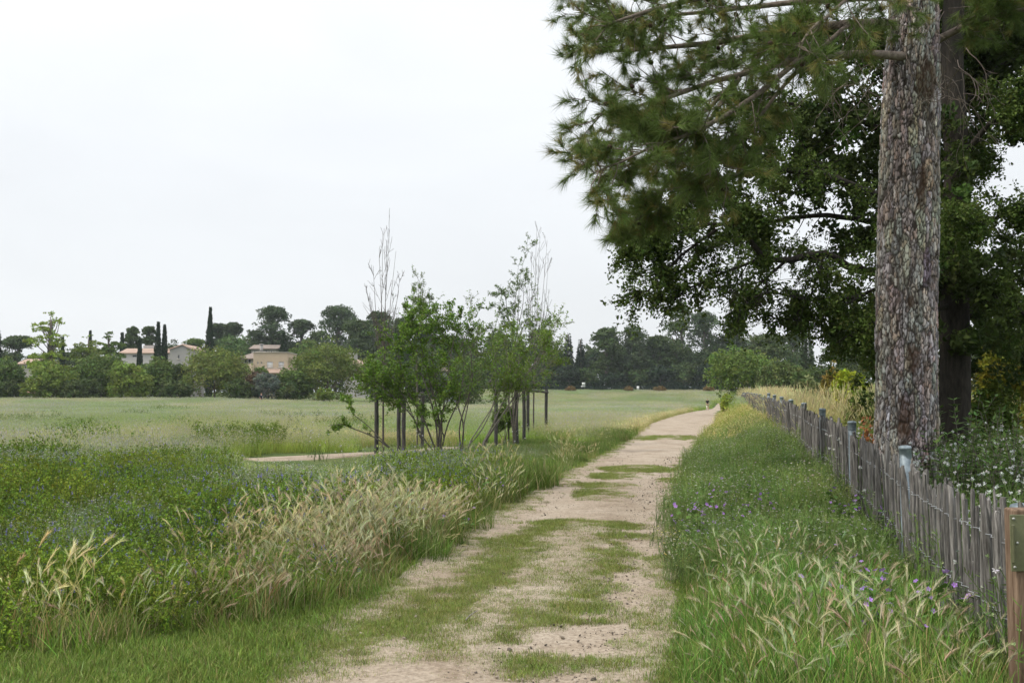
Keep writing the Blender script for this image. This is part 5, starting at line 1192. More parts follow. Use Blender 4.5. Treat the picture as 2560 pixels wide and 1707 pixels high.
spire_tree('third young tree, a dense leafy spire left of the last bare tree', 1272, 36.5, 404, [[(1290, 850), (1296, 780), (1300, 700), (1318, 612)], [(1288, 850), (1306, 770), (1310, 720), (1316, 690)], [(1285, 840), (1268, 780), (1262, 730), (1238, 732)], [(1280, 840), (1270, 800), (1245, 770), (1232, 768)], [(1284, 845), (1285, 780), (1292, 720), (1296, 660)], [(1275, 850), (1250, 830), (1228, 820), (1190, 826)], [(1295, 850), (1318, 800), (1345, 815), (1375, 800)]], 5, (.10, .155, .045))
# shrubs
def shrub(label, base_px, Y, seed, stems, nleaf, col, lsize, bark=M_TWIG, cfg=None, r0=.03, group='leafy shrubs in front of the stakes'):
    rng = np.random.default_rng(seed); a = at(*base_px, Y); g = hz(a[0], Y); base = (a[0], Y, g); out, tips = [], []
    cfg = cfg or dict(seg=(6, 5, 4), wob=(.12, .16, .18), up=(.05, .04, .02), tap=.35, kids=(14, 6), t0=(.36, .15), ang=((.4, 1.1), (.4, 1.1)), rat=(.33, .55), rr=.5)
    for S in stems:
        dy = rng.normal(0, .35); m = len(S)
        P = smooth_path([at(px, py, Y + dy * k / m + (rng.normal(0, .12) if k else 0)) for k, (px, py) in enumerate(S)], 16); P[0, 2] = min(P[0, 2], g - .05)
        out.append((P, np.linspace(r0 * rng.uniform(.7, 1.1), .006, 16))); kids(rng, P, r0 * .4, np.linalg.norm(P[-1] - P[0]), 0, cfg, out, tips)
    lv = tip_leaves(rng, tips, nleaf * 4, lsize * .78, np.asarray(col) * np.array([2.0, 1.75, 1.5]), .62, .07)
    woody('leafy_shrub', label, 'shrub', base, out, lv, bark, group, .0035)
shrub('shrub with one long branch arching low to the left', (990, 1150), 28.2, 411, [[(995, 1138), (950, 1095), (915, 1060), (880, 1030), (870, 985)], [(992, 1135), (940, 1095), (880, 1070), (850, 1060), (820, 1065)]], 7, (.075, .14, .028), .095, cfg=dict(seg=(6, 4, 3), wob=(.12, .16, .18), up=(.05, .04, .02), tap=.35, kids=(6, 3), t0=(.35, .2), ang=((.4, 1.0), (.4, 1.1)), rat=(.22, .5), rr=.5), r0=.022)
shrub('main large-leaved shrub in the centre of the group', (1098, 1140), 28.8, 412, [[(1098, 1138), (1100, 1080), (1110, 1010), (1120, 930), (1140, 820)], [(1095, 1138), (1090, 1060), (1070, 980), (1040, 900), (1020, 840)], [(1098, 1138), (1105, 1060), (1090, 960), (1080, 870), (1085, 800)], [(1092, 1140), (1050, 1080), (1020, 1010), (985, 950), (960, 900)], [(1094, 1140), (1060, 1050), (1020, 980), (1000, 910), (990, 850)], [(1100, 1138), (1120, 1060), (1150, 990), (1160, 900), (1150, 810)], [(1098, 1138), (1110, 1090), (1090, 1050), (1120, 1000), (1100, 960)], [(1080, 1150), (1050, 1090), (1030, 1040), (960, 970), (930, 950)], [(1096, 1138), (1096, 1040), (1060, 900), (1050, 830), (1060, 790)]], 6, (.072, .138, .026), .10)
shrub('dark forked shrub standing right of the main shrub', (1158, 1128), 30.6, 413, [[(1155, 1120), (1158, 1060), (1140, 1000), (1130, 930), (1170, 820)], [(1155, 1120), (1160, 1060), (1172, 1000), (1180, 920), (1165, 800)], [(1152, 1122), (1150, 1060), (1180, 960), (1178, 900), (1186, 850)]], 3, (.075, .135, .03), .075, r0=.028)
shrub('shrub leaning right with bare grey branches', (1200, 1125), 31.5, 414, [[(1202, 1118), (1240, 1060), (1280, 1000), (1320, 930), (1372, 870)], [(1204, 1118), (1250, 1050), (1300, 990), (1350, 930), (1385, 900)], [(1202, 1118), (1230, 1065), (1260, 1000), (1290, 940), (1300, 880)], [(1165, 1118), (1200, 1080), (1230, 1020), (1240, 960), (1230, 880)], [(1165, 1118), (1210, 1050), (1240, 1000), (1270, 930), (1260, 850)], [(1206, 1118), (1260, 1030), (1310, 960), (1360, 880), (1380, 820)]], 5, (.085, .15, .03), .085, M_TWIGPALE)
shrub('small dense shrub behind the three stakes', (1262, 1110), 36.0, 415, [[(1262, 1105), (1262, 1070), (1255, 1040)], [(1262, 1105), (1270, 1070), (1280, 1040)], [(1260, 1105), (1245, 1075), (1240, 1050)], [(1262, 1105), (1264, 1060), (1266, 1020)]], 9, (.06, .11, .03), .07, r0=.018)
shrub('leafy crown filling the gap behind the leaning shrub', (1285, 1105), 35.2, 416, [[(1285, 1100), (1285, 1000), (1290, 920), (1300, 850)], [(1285, 1100), (1270, 1000), (1240, 920), (1225, 860)], [(1285, 1100), (1300, 980), (1340, 900), (1360, 860)], [(1285, 1100), (1280, 980), (1270, 900), (1265, 830)]], 5, (.08, .145, .035), .08)

# ------------------------------------------------------------------ the big pine behind the fence
PYD = 12.7
pb = at(2266, 1150, PYD); pg = hz(pb[0], PYD)
pine = thing('pine_tree', 'large pine with a thick plated grey-brown trunk behind the paling fence', 'pine', (pb[0], PYD, pg))
# trunk centre line and radius read off the photo
cl = [(2264, 1190, 158), (2264, 1120, 154), (2266, 1040, 149), (2266, 900, 148), (2266, 700, 150), (2272, 500, 146), (2276, 300, 142), (2280, 150, 134), (2284, 0, 120), (2290, -300, 105), (2296, -700, 80), (2300, -1100, 50)]
cz = np.array([at(p[0], p[1], PYD)[2] for p in cl]); cxs = np.array([at(p[0], p[1], PYD)[0] for p in cl]); crr = np.array([p[2] / 2 / F * PYD for p in cl])
zz = np.concatenate([np.arange(pg - .1, 7.2, .0135), np.arange(7.2, cz[-1], .12)]); th = np.sort(np.concatenate([np.linspace(math.pi * .92, math.pi * 2.08, 190), (np.linspace(math.pi * 2.08, math.pi * 2.92, 44)[1:-1])]) % (2 * math.pi)); NS = len(th)
ZZ, TH = np.meshgrid(zz, th, indexing='ij'); RR = np.interp(ZZ, cz, crr); CXX = np.interp(ZZ, cz, cxs)
# bark plates: stretched cells on the unrolled trunk
rng = np.random.default_rng(77); circ = 2 * math.pi * .375; cells = []
for z in np.arange(pg - .3, 8.0, .075):
    u = np.arange(0, circ, .034) + rng.uniform(0, .034); cells.append(np.stack([(u + rng.normal(0, .012, len(u))) % circ, np.full(len(u), z) + rng.normal(0, .035, len(u))], -1))
cells = np.vstack(cells); kd = kdtree.KDTree(len(cells) * 3); idc = []
q = 0
for sft in (-circ, 0, circ):
    for k, c in enumerate(cells): kd.insert((c[0] + sft, c[1] * .36, 0), q); idc.append(k); q += 1
kd.balance(); idc = np.array(idc)
Ux = TH / (2 * math.pi) * circ; wob = .05 * (fbm(Ux, ZZ * .7, 18, 3) - .5); wob2 = .09 * (fbm(Ux, ZZ, 20, 6) - .5)
f1 = np.zeros(ZZ.size); f2 = np.zeros(ZZ.size); cid = np.zeros(ZZ.size, int)
fu = (Ux + wob).ravel(); fz = ((ZZ + wob2) * .36).ravel(); low = ZZ.ravel() < 7.3
for k in np.nonzero(low)[0]:
    r_ = kd.find_n((fu[k], fz[k], 0), 2); f1[k] = r_[0][2]; f2[k] = r_[1][2]; cid[k] = idc[r_[0][1]]
ed = ss(.001, .0085, f2 - f1).reshape(ZZ.shape); cid = cid.reshape(ZZ.shape)
plate_h = rng.uniform(.0, .013, len(cells)); pc = rng.random(len(cells))
rg2 = np.random.default_rng(78); big = np.vstack([np.stack([(np.arange(0, circ, .115) + rg2.uniform(0, .11) + rg2.normal(0, .03, len(np.arange(0, circ, .115)))) % circ, np.full(len(np.arange(0, circ, .115)), z) + rg2.normal(0, .13, len(np.arange(0, circ, .115)))], -1) for z in np.arange(pg - .5, 8.2, .36)])
kb = kdtree.KDTree(len(big) * 3); nb_ = len(big)
for m_, sft in enumerate((-circ, 0, circ)):
    for k, c in enumerate(big): kb.insert((c[0] + sft, c[1] * .27, 0), m_ * nb_ + k)
kb.balance(); g1 = np.ones(ZZ.size); bid = np.zeros(ZZ.size, int)
fu2 = (Ux + .09 * (fbm(Ux, ZZ * .5, 9, 23) - .5)).ravel(); fz2 = ((ZZ + .2 * (fbm(Ux, ZZ, 7, 26) - .5)) * .27).ravel()
for k in np.nonzero(low_z := (ZZ.ravel() < 7.3))[0]:
    r_ = kb.find_n((fu2[k], fz2[k], 0), 2); g1[k] = r_[1][2] - r_[0][2]; bid[k] = r_[0][1] % nb_
fur = ss(.002, .017, g1).reshape(ZZ.shape); bid = bid.reshape(ZZ.shape); ed = ed * (.25 + .75 * fur); big_h = rg2.uniform(0, .014, nb_); big_t = rg2.uniform(.72, 1.28, (nb_, 1)) * (1 + rg2.normal(0, .05, (nb_, 3)))
dsp = fur * (.008 + big_h[bid]) + ed * (.006 + plate_h[cid]) + .006 * (fbm(Ux, ZZ, 60, 8) - .5) * ed + .02 * (fbm(Ux, ZZ, 3, 9) - .5)
dsp = np.where(ZZ < 7.3, dsp, .01)
RT = RR - .03 + dsp
V = np.stack([CXX + np.cos(TH) * RT, PYD + np.sin(TH) * RT, ZZ], -1)
palette = np.array([(.27, .25, .24), (.21, .193, .185), (.30, .255, .225), (.36, .335, .32), (.15, .135, .128), (.25, .2, .17)]); pal = palette[np.minimum((pc * 6).astype(int), 5)] * rng.uniform(.8, 1.2, (len(cells), 1))
C = pal[cid] * big_t[bid] * np.array([1.27, 1.29, 1.31]) * (.75 + .5 * fbm(Ux, ZZ, 45, 12))[..., None] * (.8 + .4 * fbm(Ux, ZZ, 1.4, 14))[..., None]
C = C * ed[..., None] + np.array([.045, .036, .031]) * (1 - ed[..., None])
C = np.where((ZZ < 7.3)[..., None], C, np.array([.16, .13, .11]))
# old resin scars (dark brown, own shape)
for (u0, z0, ru, rz) in ((4.55, at(0, 900, PYD)[2], .09, .2), (4.75, at(0, 480, PYD)[2], .07, .3), (4.5, at(0, 760, PYD)[2], .05, .09), (4.28, at(0, 1050, PYD)[2], .10, .34), (4.9, at(0, 220, PYD)[2], .2, .35)):
    du = (TH - u0) * .37; msk = ss(1.15, .6, np.hypot(du / ru, (ZZ - z0) / rz) + .8 * (fbm(Ux, ZZ, 12, 15) - .5))[..., None]; C = C * (1 - msk * .75) + np.array([.06, .035, .022]) * msk * .75
i = (np.arange(len(zz) - 1)[:, None] * NS + np.arange(NS)[None]).ravel(); j = (np.arange(len(zz) - 1)[:, None] * NS + (np.arange(NS)[None] + 1) % NS).ravel()
o = link('trunk', make_mesh('trunk', (V - np.array([pb[0], PYD, pg])).reshape(-1, 3), np.stack([i, j, j + NS, i + NS], -1), M_BARKV, C.reshape(-1, 3), True), pine)
rng = np.random.default_rng(501)
limbs = [  # control points (px, py, depth), start radius
 ([(2290, 145, 12.6), (2150, 135, 12.0), (1990, 150, 11.6), (1830, 195, 11.3), (1660, 245, 11.0), (1500, 275, 10.8)], .062),
 ([(2270, 60, 12.7), (2120, 62, 12.3), (1960, 80, 12.2), (1780, 110, 12.1), (1600, 130, 12.0), (1470, 130, 11.8)], .07),
 ([(2290, -10, 12.8), (2080, 0, 13.2), (1880, 20, 13.6), (1660, 40, 13.8), (1480, 20, 13.8)], .06),
 ([(2290, -120, 12.5), (2050, -90, 11.6), (1820, -30, 11.0), (1600, 20, 10.6), (1490, 45, 10.5)], .06),
 ([(2000, 148, 11.6), (1900, 230, 11.0), (1780, 310, 10.6), (1640, 370, 10.3), (1480, 440, 10.1)], .038),
 ([(1960, 80, 12.2), (1860, 180, 12.4), (1740, 300, 12.6), (1620, 400, 12.7), (1500, 440, 12.8)], .034),
 ([(1850, 195, 11.3), (1780, 290, 11.4), (1700, 420, 11.5), (1630, 520, 11.6), (1560, 590, 11.6)], .03),
 ([(1780, 310, 10.6), (1720, 330, 10.5), (1620, 320, 10.3), (1540, 290, 10.3)], .024),
 ([(2120, 62, 12.3), (1980, 190, 11.5), (1880, 320, 11.2), (1800, 420, 11.0), (1740, 470, 11.0)], .03),
 ([(2290, -200, 12.8), (2100, -250, 11.8), (1850, -200, 11.0), (1600, -120, 10.6)], .06),
 ([(2310, 120, 12.7), (2420, 60, 12.4), (2540, 20, 12.0), (2700, 30, 11.6)], .06),
 ([(2300, 0, 12.9), (2420, -60, 13.4), (2560, -80, 13.8), (2760, -120, 14.2)], .06),
 ([(2290, -60, 12.4), (2200, -60, 11.4), (2060, 40, 10.6), (1980, 120, 10.2)], .035),
 ([(2290, -400, 12.8), (2000, -480, 12.5), (1700, -480, 12.2)], .06), ([(2290, -500, 12.8), (2560, -560, 12.5), (2800, -560, 12.2)], .06),
 ([(2290, -450, 12.8), (2300, -500, 11.0), (2250, -480, 9.4)], .06), ([(2290, -650, 12.8), (2350, -720, 14.5), (2300, -700, 16)], .06), ([(2296, -800, 12.7), (2100, -860, 12), (1900, -840, 11.5)], .05), ([(2296, -900, 12.7), (2500, -960, 12.5)], .05)]
out, tips = [], []
cfgP = dict(seg=(6, 5, 3), wob=(.14, .18, .2), up=(-.02, .03, .06), tap=.4, kids=(27, 5), t0=(.2, .25), ang=((.35, 1.15), (.35, 1.0)), rat=(.24, .5), rr=.42)
for ctl, r0 in limbs:
    P = pxs(ctl, 18); P = P + np.cumsum(rng.normal(0, .012, P.shape), 0) * np.linspace(0, 1, 18)[:, None]
    out.append((P, np.linspace(r0, max(.008, r0 * .18), 18))); kids(rng, P, .02, min(np.linalg.norm(P[-1] - P[0]), 3.6), 0, cfgP, out, tips)
    tips.append(P[-3:])
# fine dead hanging twigs near the trunk
cfgD = dict(seg=(7, 5), wob=(.2, .25), up=(-.12, -.08), tap=.3, kids=(4,), t0=(.2,), ang=((.4, 1.2),), rat=(.45,), rr=.5); dead = []
for k in range(46):
    a = at(rng.uniform(2040, 2420), rng.uniform(20, 260), rng.uniform(11.9, 13.2)); grow(rng, a, (rng.normal(), rng.normal(), -.4), rng.uniform(.5, 1.3), .007, 0, cfgD, dead, [])
wood(out, .004).build('branches', M_PINEBARK, pine, smooth=True)
wood(dead, .003).build('dead_twigs', M_PINEBARK, pine, smooth=True)
# needle tufts
TP, TD = [], []
for P in tips:
    d = unit(P[-1] - P[-2]); TP.append(P[-1]); TD.append(d)
    for q in (0.3, .62, .85):
        if rng.random() < .7: k = q * (len(P) - 1); i0 = int(k); TP.append(P[i0] + (P[min(i0 + 1, len(P) - 1)] - P[i0]) * (k - i0)); TD.append(unit(d + rdir(1, rng)[0] * .8))
TP = np.array(TP); TD = np.array(TD); nt_ = len(TP); NPT = 44
tcol = np.where(rng.random((nt_, 1)) < .15, np.array([[.25, .22, .07]]), np.array([[.135, .195, .05]])) * rng.uniform(.65, 1.35, (nt_, 1))
PP = np.repeat(TP, NPT, 0); DD = np.repeat(TD, NPT, 0); n = len(PP)
PP = PP - DD * rng.uniform(0, .07, (n, 1)); tsz = np.repeat(rng.uniform(.55, 1.25, nt_), NPT); DD = unit(DD * 1.0 + rdir(n, rng) * .8); DD[:, 2] -= .14
V, Fc, C = spikes(PP, DD, rng.uniform(.11, .2, n) * tsz, .0052, jit(n, (1, 1, 1), .15, rng) * np.repeat(tcol, NPT, 0), rng)
tag(link('needles', make_mesh('needles', V - np.array([pb[0], PYD, pg]), Fc, M_NEEDLE, C), pine), kind='stuff')
mb = MB(); cone = lathe([(.004, .0), (.022, .012), (.027, .03), (.02, .05), (.003, .066)], 7).arrays()
for k in rng.choice(nt_, 150, replace=False):
    rot = np.array(Vector(rdir(1, rng)[0]).to_track_quat('Z', 'Y').to_matrix()); mb.add(cone[0] @ rot.T + TP[k] - TD[k] * .08, cone[1])
tag(mb.build('cones', M_CONE, pine), kind='stuff')

# ------------------------------------------------------------------ dark evergreen oak behind the pine
OY = 18.0; ob = at(2388, 1000, OY); og = hz(ob[0], OY)
oak = thing('evergreen_oak', 'dark evergreen oak with drooping leafy branches behind the pine', 'oak', (ob[0], OY, og))
out, tips = [], []; rng = np.random.default_rng(601)
trunkP = pxs([(2385, 1080, OY), (2388, 900, OY), (2386, 650, OY), (2392, 400, OY), (2380, 150, OY), (2390, -150, OY), (2380, -500, OY)], 24); trunkP[0, 2] = og - .2
out.append((trunkP, np.linspace(.30, .16, 24)))
olimbs = [([(2386, 700, 18), (2250, 690, 17.6), (2130, 670, 17.2), (2060, 632, 17), (1965, 652, 16.8), (1905, 645, 16.6), (1860, 598, 16.5), (1790, 575, 16.4), (1690, 590, 16.3), (1610, 640, 16.2)], .085),
 ([(1860, 598, 16.5), (1850, 560, 16.5), (1880, 530, 16.6), (1910, 560, 16.7), (1915, 610, 16.8)], .03),
 ([(2386, 560, 18), (2230, 500, 17.5), (2080, 440, 17.2), (1950, 420, 17), (1820, 440, 16.8), (1700, 500, 16.6), (1620, 560, 16.5)], .08),
 ([(2386, 450, 18), (2250, 350, 18.4), (2100, 280, 18.8), (1950, 260, 19), (1800, 300, 19)], .07),
 ([(2386, 620, 18), (2200, 560, 19), (2050, 540, 19.6), (1900, 560, 20), (1750, 640, 20.2), (1660, 720, 20.3)], .07),
 ([(2250, 690, 17.6), (2150, 740, 17), (2040, 745, 16.6), (1930, 730, 16.3), (1850, 760, 16.1)], .04),
 ([(2386, 760, 18), (2260, 800, 17), (2160, 800, 16.6), (2110, 830, 16.4)], .05),
 ([(2386, 420, 18), (2460, 330, 17.5), (2540, 260, 17), (2640, 240, 16.6)], .07),
 ([(2386, 600, 18), (2460, 560, 17.4), (2540, 540, 17), (2650, 560, 16.6)], .06),
 ([(2386, 720, 18), (2460, 720, 17.4), (2550, 760, 16.8), (2640, 800, 16.6)], .06),
 ([(2386, 760, 18), (2440, 800, 19), (2520, 840, 19.8), (2620, 880, 20.4)], .05),
 ([(2386, 300, 18), (2470, 180, 18.6), (2560, 120, 19.2), (2680, 80, 19.6)], .06),
 ([(2386, 200, 18), (2280, 120, 18.6), (2160, 80, 19.2), (2000, 90, 19.6)], .06),
 ([(2386, 100, 18), (2480, 20, 18), (2600, -40, 18)], .06), ([(2386, 0, 18), (2250, -100, 18), (2080, -140, 18)], .06), ([(2386, 560, 18), (2380, 540, 16.6), (2400, 560, 15.6)], .05), ([(2386, 420, 18), (2400, 380, 19.6), (2420, 400, 21)], .06),
 ([(1905, 645, 16.6), (1810, 680, 16.4), (1730, 715, 16.3), (1660, 760, 16.2)], .03), ([(1965, 652, 16.8), (1900, 715, 16.6), (1850, 775, 16.5), (1800, 805, 16.4)], .03), ([(2060, 632, 17), (2040, 700, 16.8), (2010, 770, 16.7), (1980, 825, 16.6)], .03), ([(1820, 440, 16.8), (1690, 490, 16.5), (1610, 545, 16.4), (1570, 610, 16.3)], .03), ([(1790, 575, 16.4), (1700, 640, 16.2), (1640, 690, 16.1), (1610, 720, 16)], .028), ([(2150, 740, 17), (2080, 780, 16.8), (2020, 800, 16.7), (1930, 790, 16.6)], .03), ([(1690, 590, 16.3), (1630, 600, 16.2), (1575, 620, 16.1)], .024),
 ([(2386, 680, 18), (2330, 720, 19.4), (2250, 760, 20.4), (2180, 800, 21)], .05)]
cfgO = dict(seg=(7, 5, 4), wob=(.16, .2, .22), up=(-.05, -.06, -.10), tap=.35, kids=(18, 5), t0=(.12, .2), ang=((.4, 1.3), (.4, 1.2)), rat=(.27, .5), rr=.42)
for ctl, r0 in olimbs:
    P = pxs(ctl, 22); P = P + np.cumsum(rng.normal(0, .02, P.shape), 0) * np.linspace(0, 1, 22)[:, None]
    out.append((P, np.linspace(r0, max(.01, r0 * .2), 22))); kids(rng, P, .026, min(5.0, np.linalg.norm(P[-1] - P[0])), 0, cfgO, out, tips)
w_ = wood(out[:1], .01, 8).build('trunk', M_DARKBARK, oak, smooth=True)
wood(out[1:], .004).build('branches', M_DARKBARK, oak, smooth=True)
def sub_tips(rng, tips, k, Ln):
    o = []
    for P in tips:
        for _ in range(k):
            i0 = rng.integers(0, len(P) - 1); d = unit(rdir(1, rng)[0] + np.array([0, 0, -.35])); p = P[i0]; o.append(np.array([p, p + d * Ln * .5, p + d * Ln + np.array([0, 0, -.25 * Ln])]))
    return o
zthr = at(1800, 635, 16.5)[2]; tips = [P for P in tips if P[-1, 2] > zthr or P[-1, 0] > 5.2 or rng.random() < .42]
tw = tips + sub_tips(rng, tips, 4, .3)
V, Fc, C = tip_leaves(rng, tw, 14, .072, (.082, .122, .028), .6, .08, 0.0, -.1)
tag(link('leaves', make_mesh('leaves', V - np.array([ob[0], OY, og]), Fc, M_LEAF, C), oak), kind='stuff')
# inner leaf mass of the crown towards the right edge
lob = []
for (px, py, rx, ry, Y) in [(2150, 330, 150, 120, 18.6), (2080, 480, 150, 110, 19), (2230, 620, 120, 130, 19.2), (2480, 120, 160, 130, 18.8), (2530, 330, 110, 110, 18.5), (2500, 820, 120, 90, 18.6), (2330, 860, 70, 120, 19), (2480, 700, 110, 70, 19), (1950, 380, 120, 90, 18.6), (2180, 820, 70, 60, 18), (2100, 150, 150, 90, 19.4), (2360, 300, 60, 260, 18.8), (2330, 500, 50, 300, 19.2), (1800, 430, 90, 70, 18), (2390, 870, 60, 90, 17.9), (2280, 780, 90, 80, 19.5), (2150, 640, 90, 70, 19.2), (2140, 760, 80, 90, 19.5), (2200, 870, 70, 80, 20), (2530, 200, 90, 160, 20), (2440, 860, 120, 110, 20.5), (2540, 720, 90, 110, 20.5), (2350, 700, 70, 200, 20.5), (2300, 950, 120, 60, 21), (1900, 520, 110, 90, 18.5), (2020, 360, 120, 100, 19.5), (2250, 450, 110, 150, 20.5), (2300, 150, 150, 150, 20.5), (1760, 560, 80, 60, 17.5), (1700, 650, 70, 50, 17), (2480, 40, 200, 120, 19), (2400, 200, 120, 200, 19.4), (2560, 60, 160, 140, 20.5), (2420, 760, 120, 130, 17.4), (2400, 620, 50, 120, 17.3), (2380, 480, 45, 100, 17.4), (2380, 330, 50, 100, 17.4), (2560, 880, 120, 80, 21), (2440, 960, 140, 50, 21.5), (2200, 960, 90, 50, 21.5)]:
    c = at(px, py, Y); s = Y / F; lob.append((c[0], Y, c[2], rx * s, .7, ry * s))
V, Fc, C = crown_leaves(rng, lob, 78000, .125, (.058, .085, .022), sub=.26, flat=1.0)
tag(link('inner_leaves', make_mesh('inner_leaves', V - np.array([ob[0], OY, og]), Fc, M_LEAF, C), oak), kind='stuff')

# ------------------------------------------------------------------ bushes and weeds behind the fence
def near_bush(name, label, px, top, hw, Y, col, size, n, cat='bush', group='bushes behind the fence', bot=None):
    rng = np.random.default_rng(int(px + top)); c = at(px, top, Y); X = c[0]; g = hz(X, Y); H = c[2] - g; W = hw / F * Y; t = thing(name, label, cat, (X, Y, g), group); lobes = [(X, Y, g + H * .5, W * .7, W * .7, H * .42)]
    out = []
    for k in range(14):
        a = rng.uniform(0, 6.28); f = rng.uniform(.1, .95); q = rng.uniform(.4, .85) * math.sqrt(max(.1, 1 - f * f * .8)); r = rng.uniform(.22, .4); l = (X + math.cos(a) * q * W, Y + math.sin(a) * q * W, g + H * f * (1 - .4 * r), W * r, W * r, H * r * .55); lobes.append(l)
        out.append((smooth_path([(X, Y, g - .05), (X + math.cos(a) * q * W * .4, Y + math.sin(a) * q * W * .4, g + H * f * .5), l[:3]], 7), np.linspace(.02, .006, 7)))
    V, Fc, C = crown_leaves(rng, lobes, n, size, col, sub=.4, cjit=.18); link('leaves', make_mesh('leaves', V - np.array([X, Y, g]), Fc, M_LEAF, C), t); wood(out).build('branches', M_TWIG, t); return t
near_bush('yellow_green_bush', 'bright yellow-green bush just left of the pine trunk', 2122, 928, 44, 30, (.30, .36, .035), .12, 5000)
near_bush('orange_tinged_bush', 'orange tinged bush left of the bright yellow-green one', 2082, 916, 30, 36, (.20, .165, .04), .12, 3500)
near_bush('olive_green_bush', 'olive green bush below the bright yellow-green one', 2160, 985, 46, 24, (.13, .18, .04), .1, 4000)
near_bush('yellowish_bush', 'yellowish bush at the right edge behind the oak', 2525, 845, 90, 23, (.20, .20, .025), .11, 9000)
near_bush('greenish_bush', 'low greenish bush in front of the yellowish one at the right edge', 2480, 960, 60, 20, (.10, .14, .025), .09, 5000)
near_bush('red_leaved_shrub', 'small orange-red leaved shrub at the left foot of the pine', 2170, 1050, 13, 14.6, (.34, .14, .06), .06, 320)
near_bush('lime_bush', 'small lime green bush at the far end of the verge', 1822, 985, 22, 74, (.26, .32, .05), .2, 2500)
near_bush('pale_bush', 'pale shaggy bush in the middle of the wild strip', 2020, 945, 40, 42, (.17, .2, .08), .14, 4000)
def weed(label, px, Y, top, seed, col=(.10, .165, .045)):
    rng = np.random.default_rng(seed); c = at(px, top, Y); X = c[0]; g = hz(X, Y); H = c[2] - g; t = thing('tall_weed', label, 'weed', (X, Y, g), 'tall weeds right of the pine trunk'); out = []; LP, LD, LS = [], [], []
    for k in range(9):
        az = rng.uniform(0, 6.28); P = curve_stem(rng, rng.normal(0, .12, 2), H * rng.uniform(.7, 1.0), rng.uniform(.05, .35), az, 8) + np.array([X, Y, g]); out.append((P, np.linspace(.008, .003, 8)))
        for q in np.linspace(.12, 1, 17):
            p = np.array([np.interp(q, np.linspace(0, 1, 8), P[:, j]) for j in range(3)])
            for _ in range(3): d = rdir(1, rng)[0]; d[2] = -.15 + .5 * q; LP.append(p); LD.append(d); LS.append(rng.uniform(.08, .15) * (1.15 - .4 * q))
    wood(out).build('stems', M_TWIG, t); n = len(LP)
    V, Fc, C = leaf_cards(np.array(LP), np.array(LD), unit(rdir(n, rng) * .4 + np.array([0, 0, 1.0])), np.array(LS), np.array(LS) * .34, jit(n, col, .2, rng), .12, .4); link('leaves', make_mesh('leaves', V - np.array([X, Y, g]), Fc, M_LEAF, C), t)
for k, (px, Y, top, lb) in enumerate([(2345, 12.3, 985, 'tall dark weed against the right side of the pine trunk'), (2395, 12.9, 965, 'tallest dark weed right of the pine trunk'), (2440, 12.2, 1010, 'dark weed third from the pine trunk'), (2480, 13.2, 985, 'dark weed in front of the low greenish bush'), (2530, 12.4, 1000, 'dark weed at the right edge above the seed heads'), (2370, 11.2, 1050, 'short dark weed below the tall ones beside the trunk'), (2450, 11.0, 1075, 'short dark weed above the palings in the middle'), (2550, 11.4, 1060, 'short dark weed nearest the right edge')]): weed(lb, px, Y, top, 700 + k)

# ------------------------------------------------------------------ people and dog
M_SKIN = noise_mat('skin', (.42, .25, .18), (.48, .30, .22), 6, .6, .02); M_BLACK = noise_mat('black_cloth', (.010, .010, .013), (.018, .018, .022), 12, .9, .1); M_KHAKI = noise_mat('khaki_cloth', (.20, .16, .09), (.26, .21, .13), 12, .9, .1); M_HAIR = noise_mat('dark_hair', (.02, .014, .01), (.04, .03, .02), 30, .7, .3)
M_NAVY = noise_mat('navy_cloth', (.012, .016, .03), (.02, .026, .045), 12, .9, .1); M_WHITECLOTH = noise_mat('white_cloth', (.55, .56, .56), (.65, .66, .66), 12, .9, .1); M_FUR = noise_mat('cream_fur', (.45, .40, .33), (.6, .56, .5), 18, .95, .5); M_SHOE = noise_mat('shoe', (.03, .03, .03), (.06, .06, .06), 10, .8, .1)
def skin_obj(name, verts, edges, rad, mat, parent, root=0, sub=2):
    me = bpy.data.meshes.new(name); me.from_pydata([Vector(v) for v in verts], edges, []); me.update(); o = link(name, me, parent)
    s = o.modifiers.new('skin', 'SKIN'); s.use_smooth_shade = True
    for k, v in enumerate(me.skin_vertices[0].data):
        r = rad[k]; v.radius = (r, r) if np.isscalar(r) else r; v.use_root = (k == root); v.use_loose = False
    b = o.modifiers.new('sub', 'SUBSURF'); b.levels = sub; b.render_levels = sub; me.materials.append(mat); return o
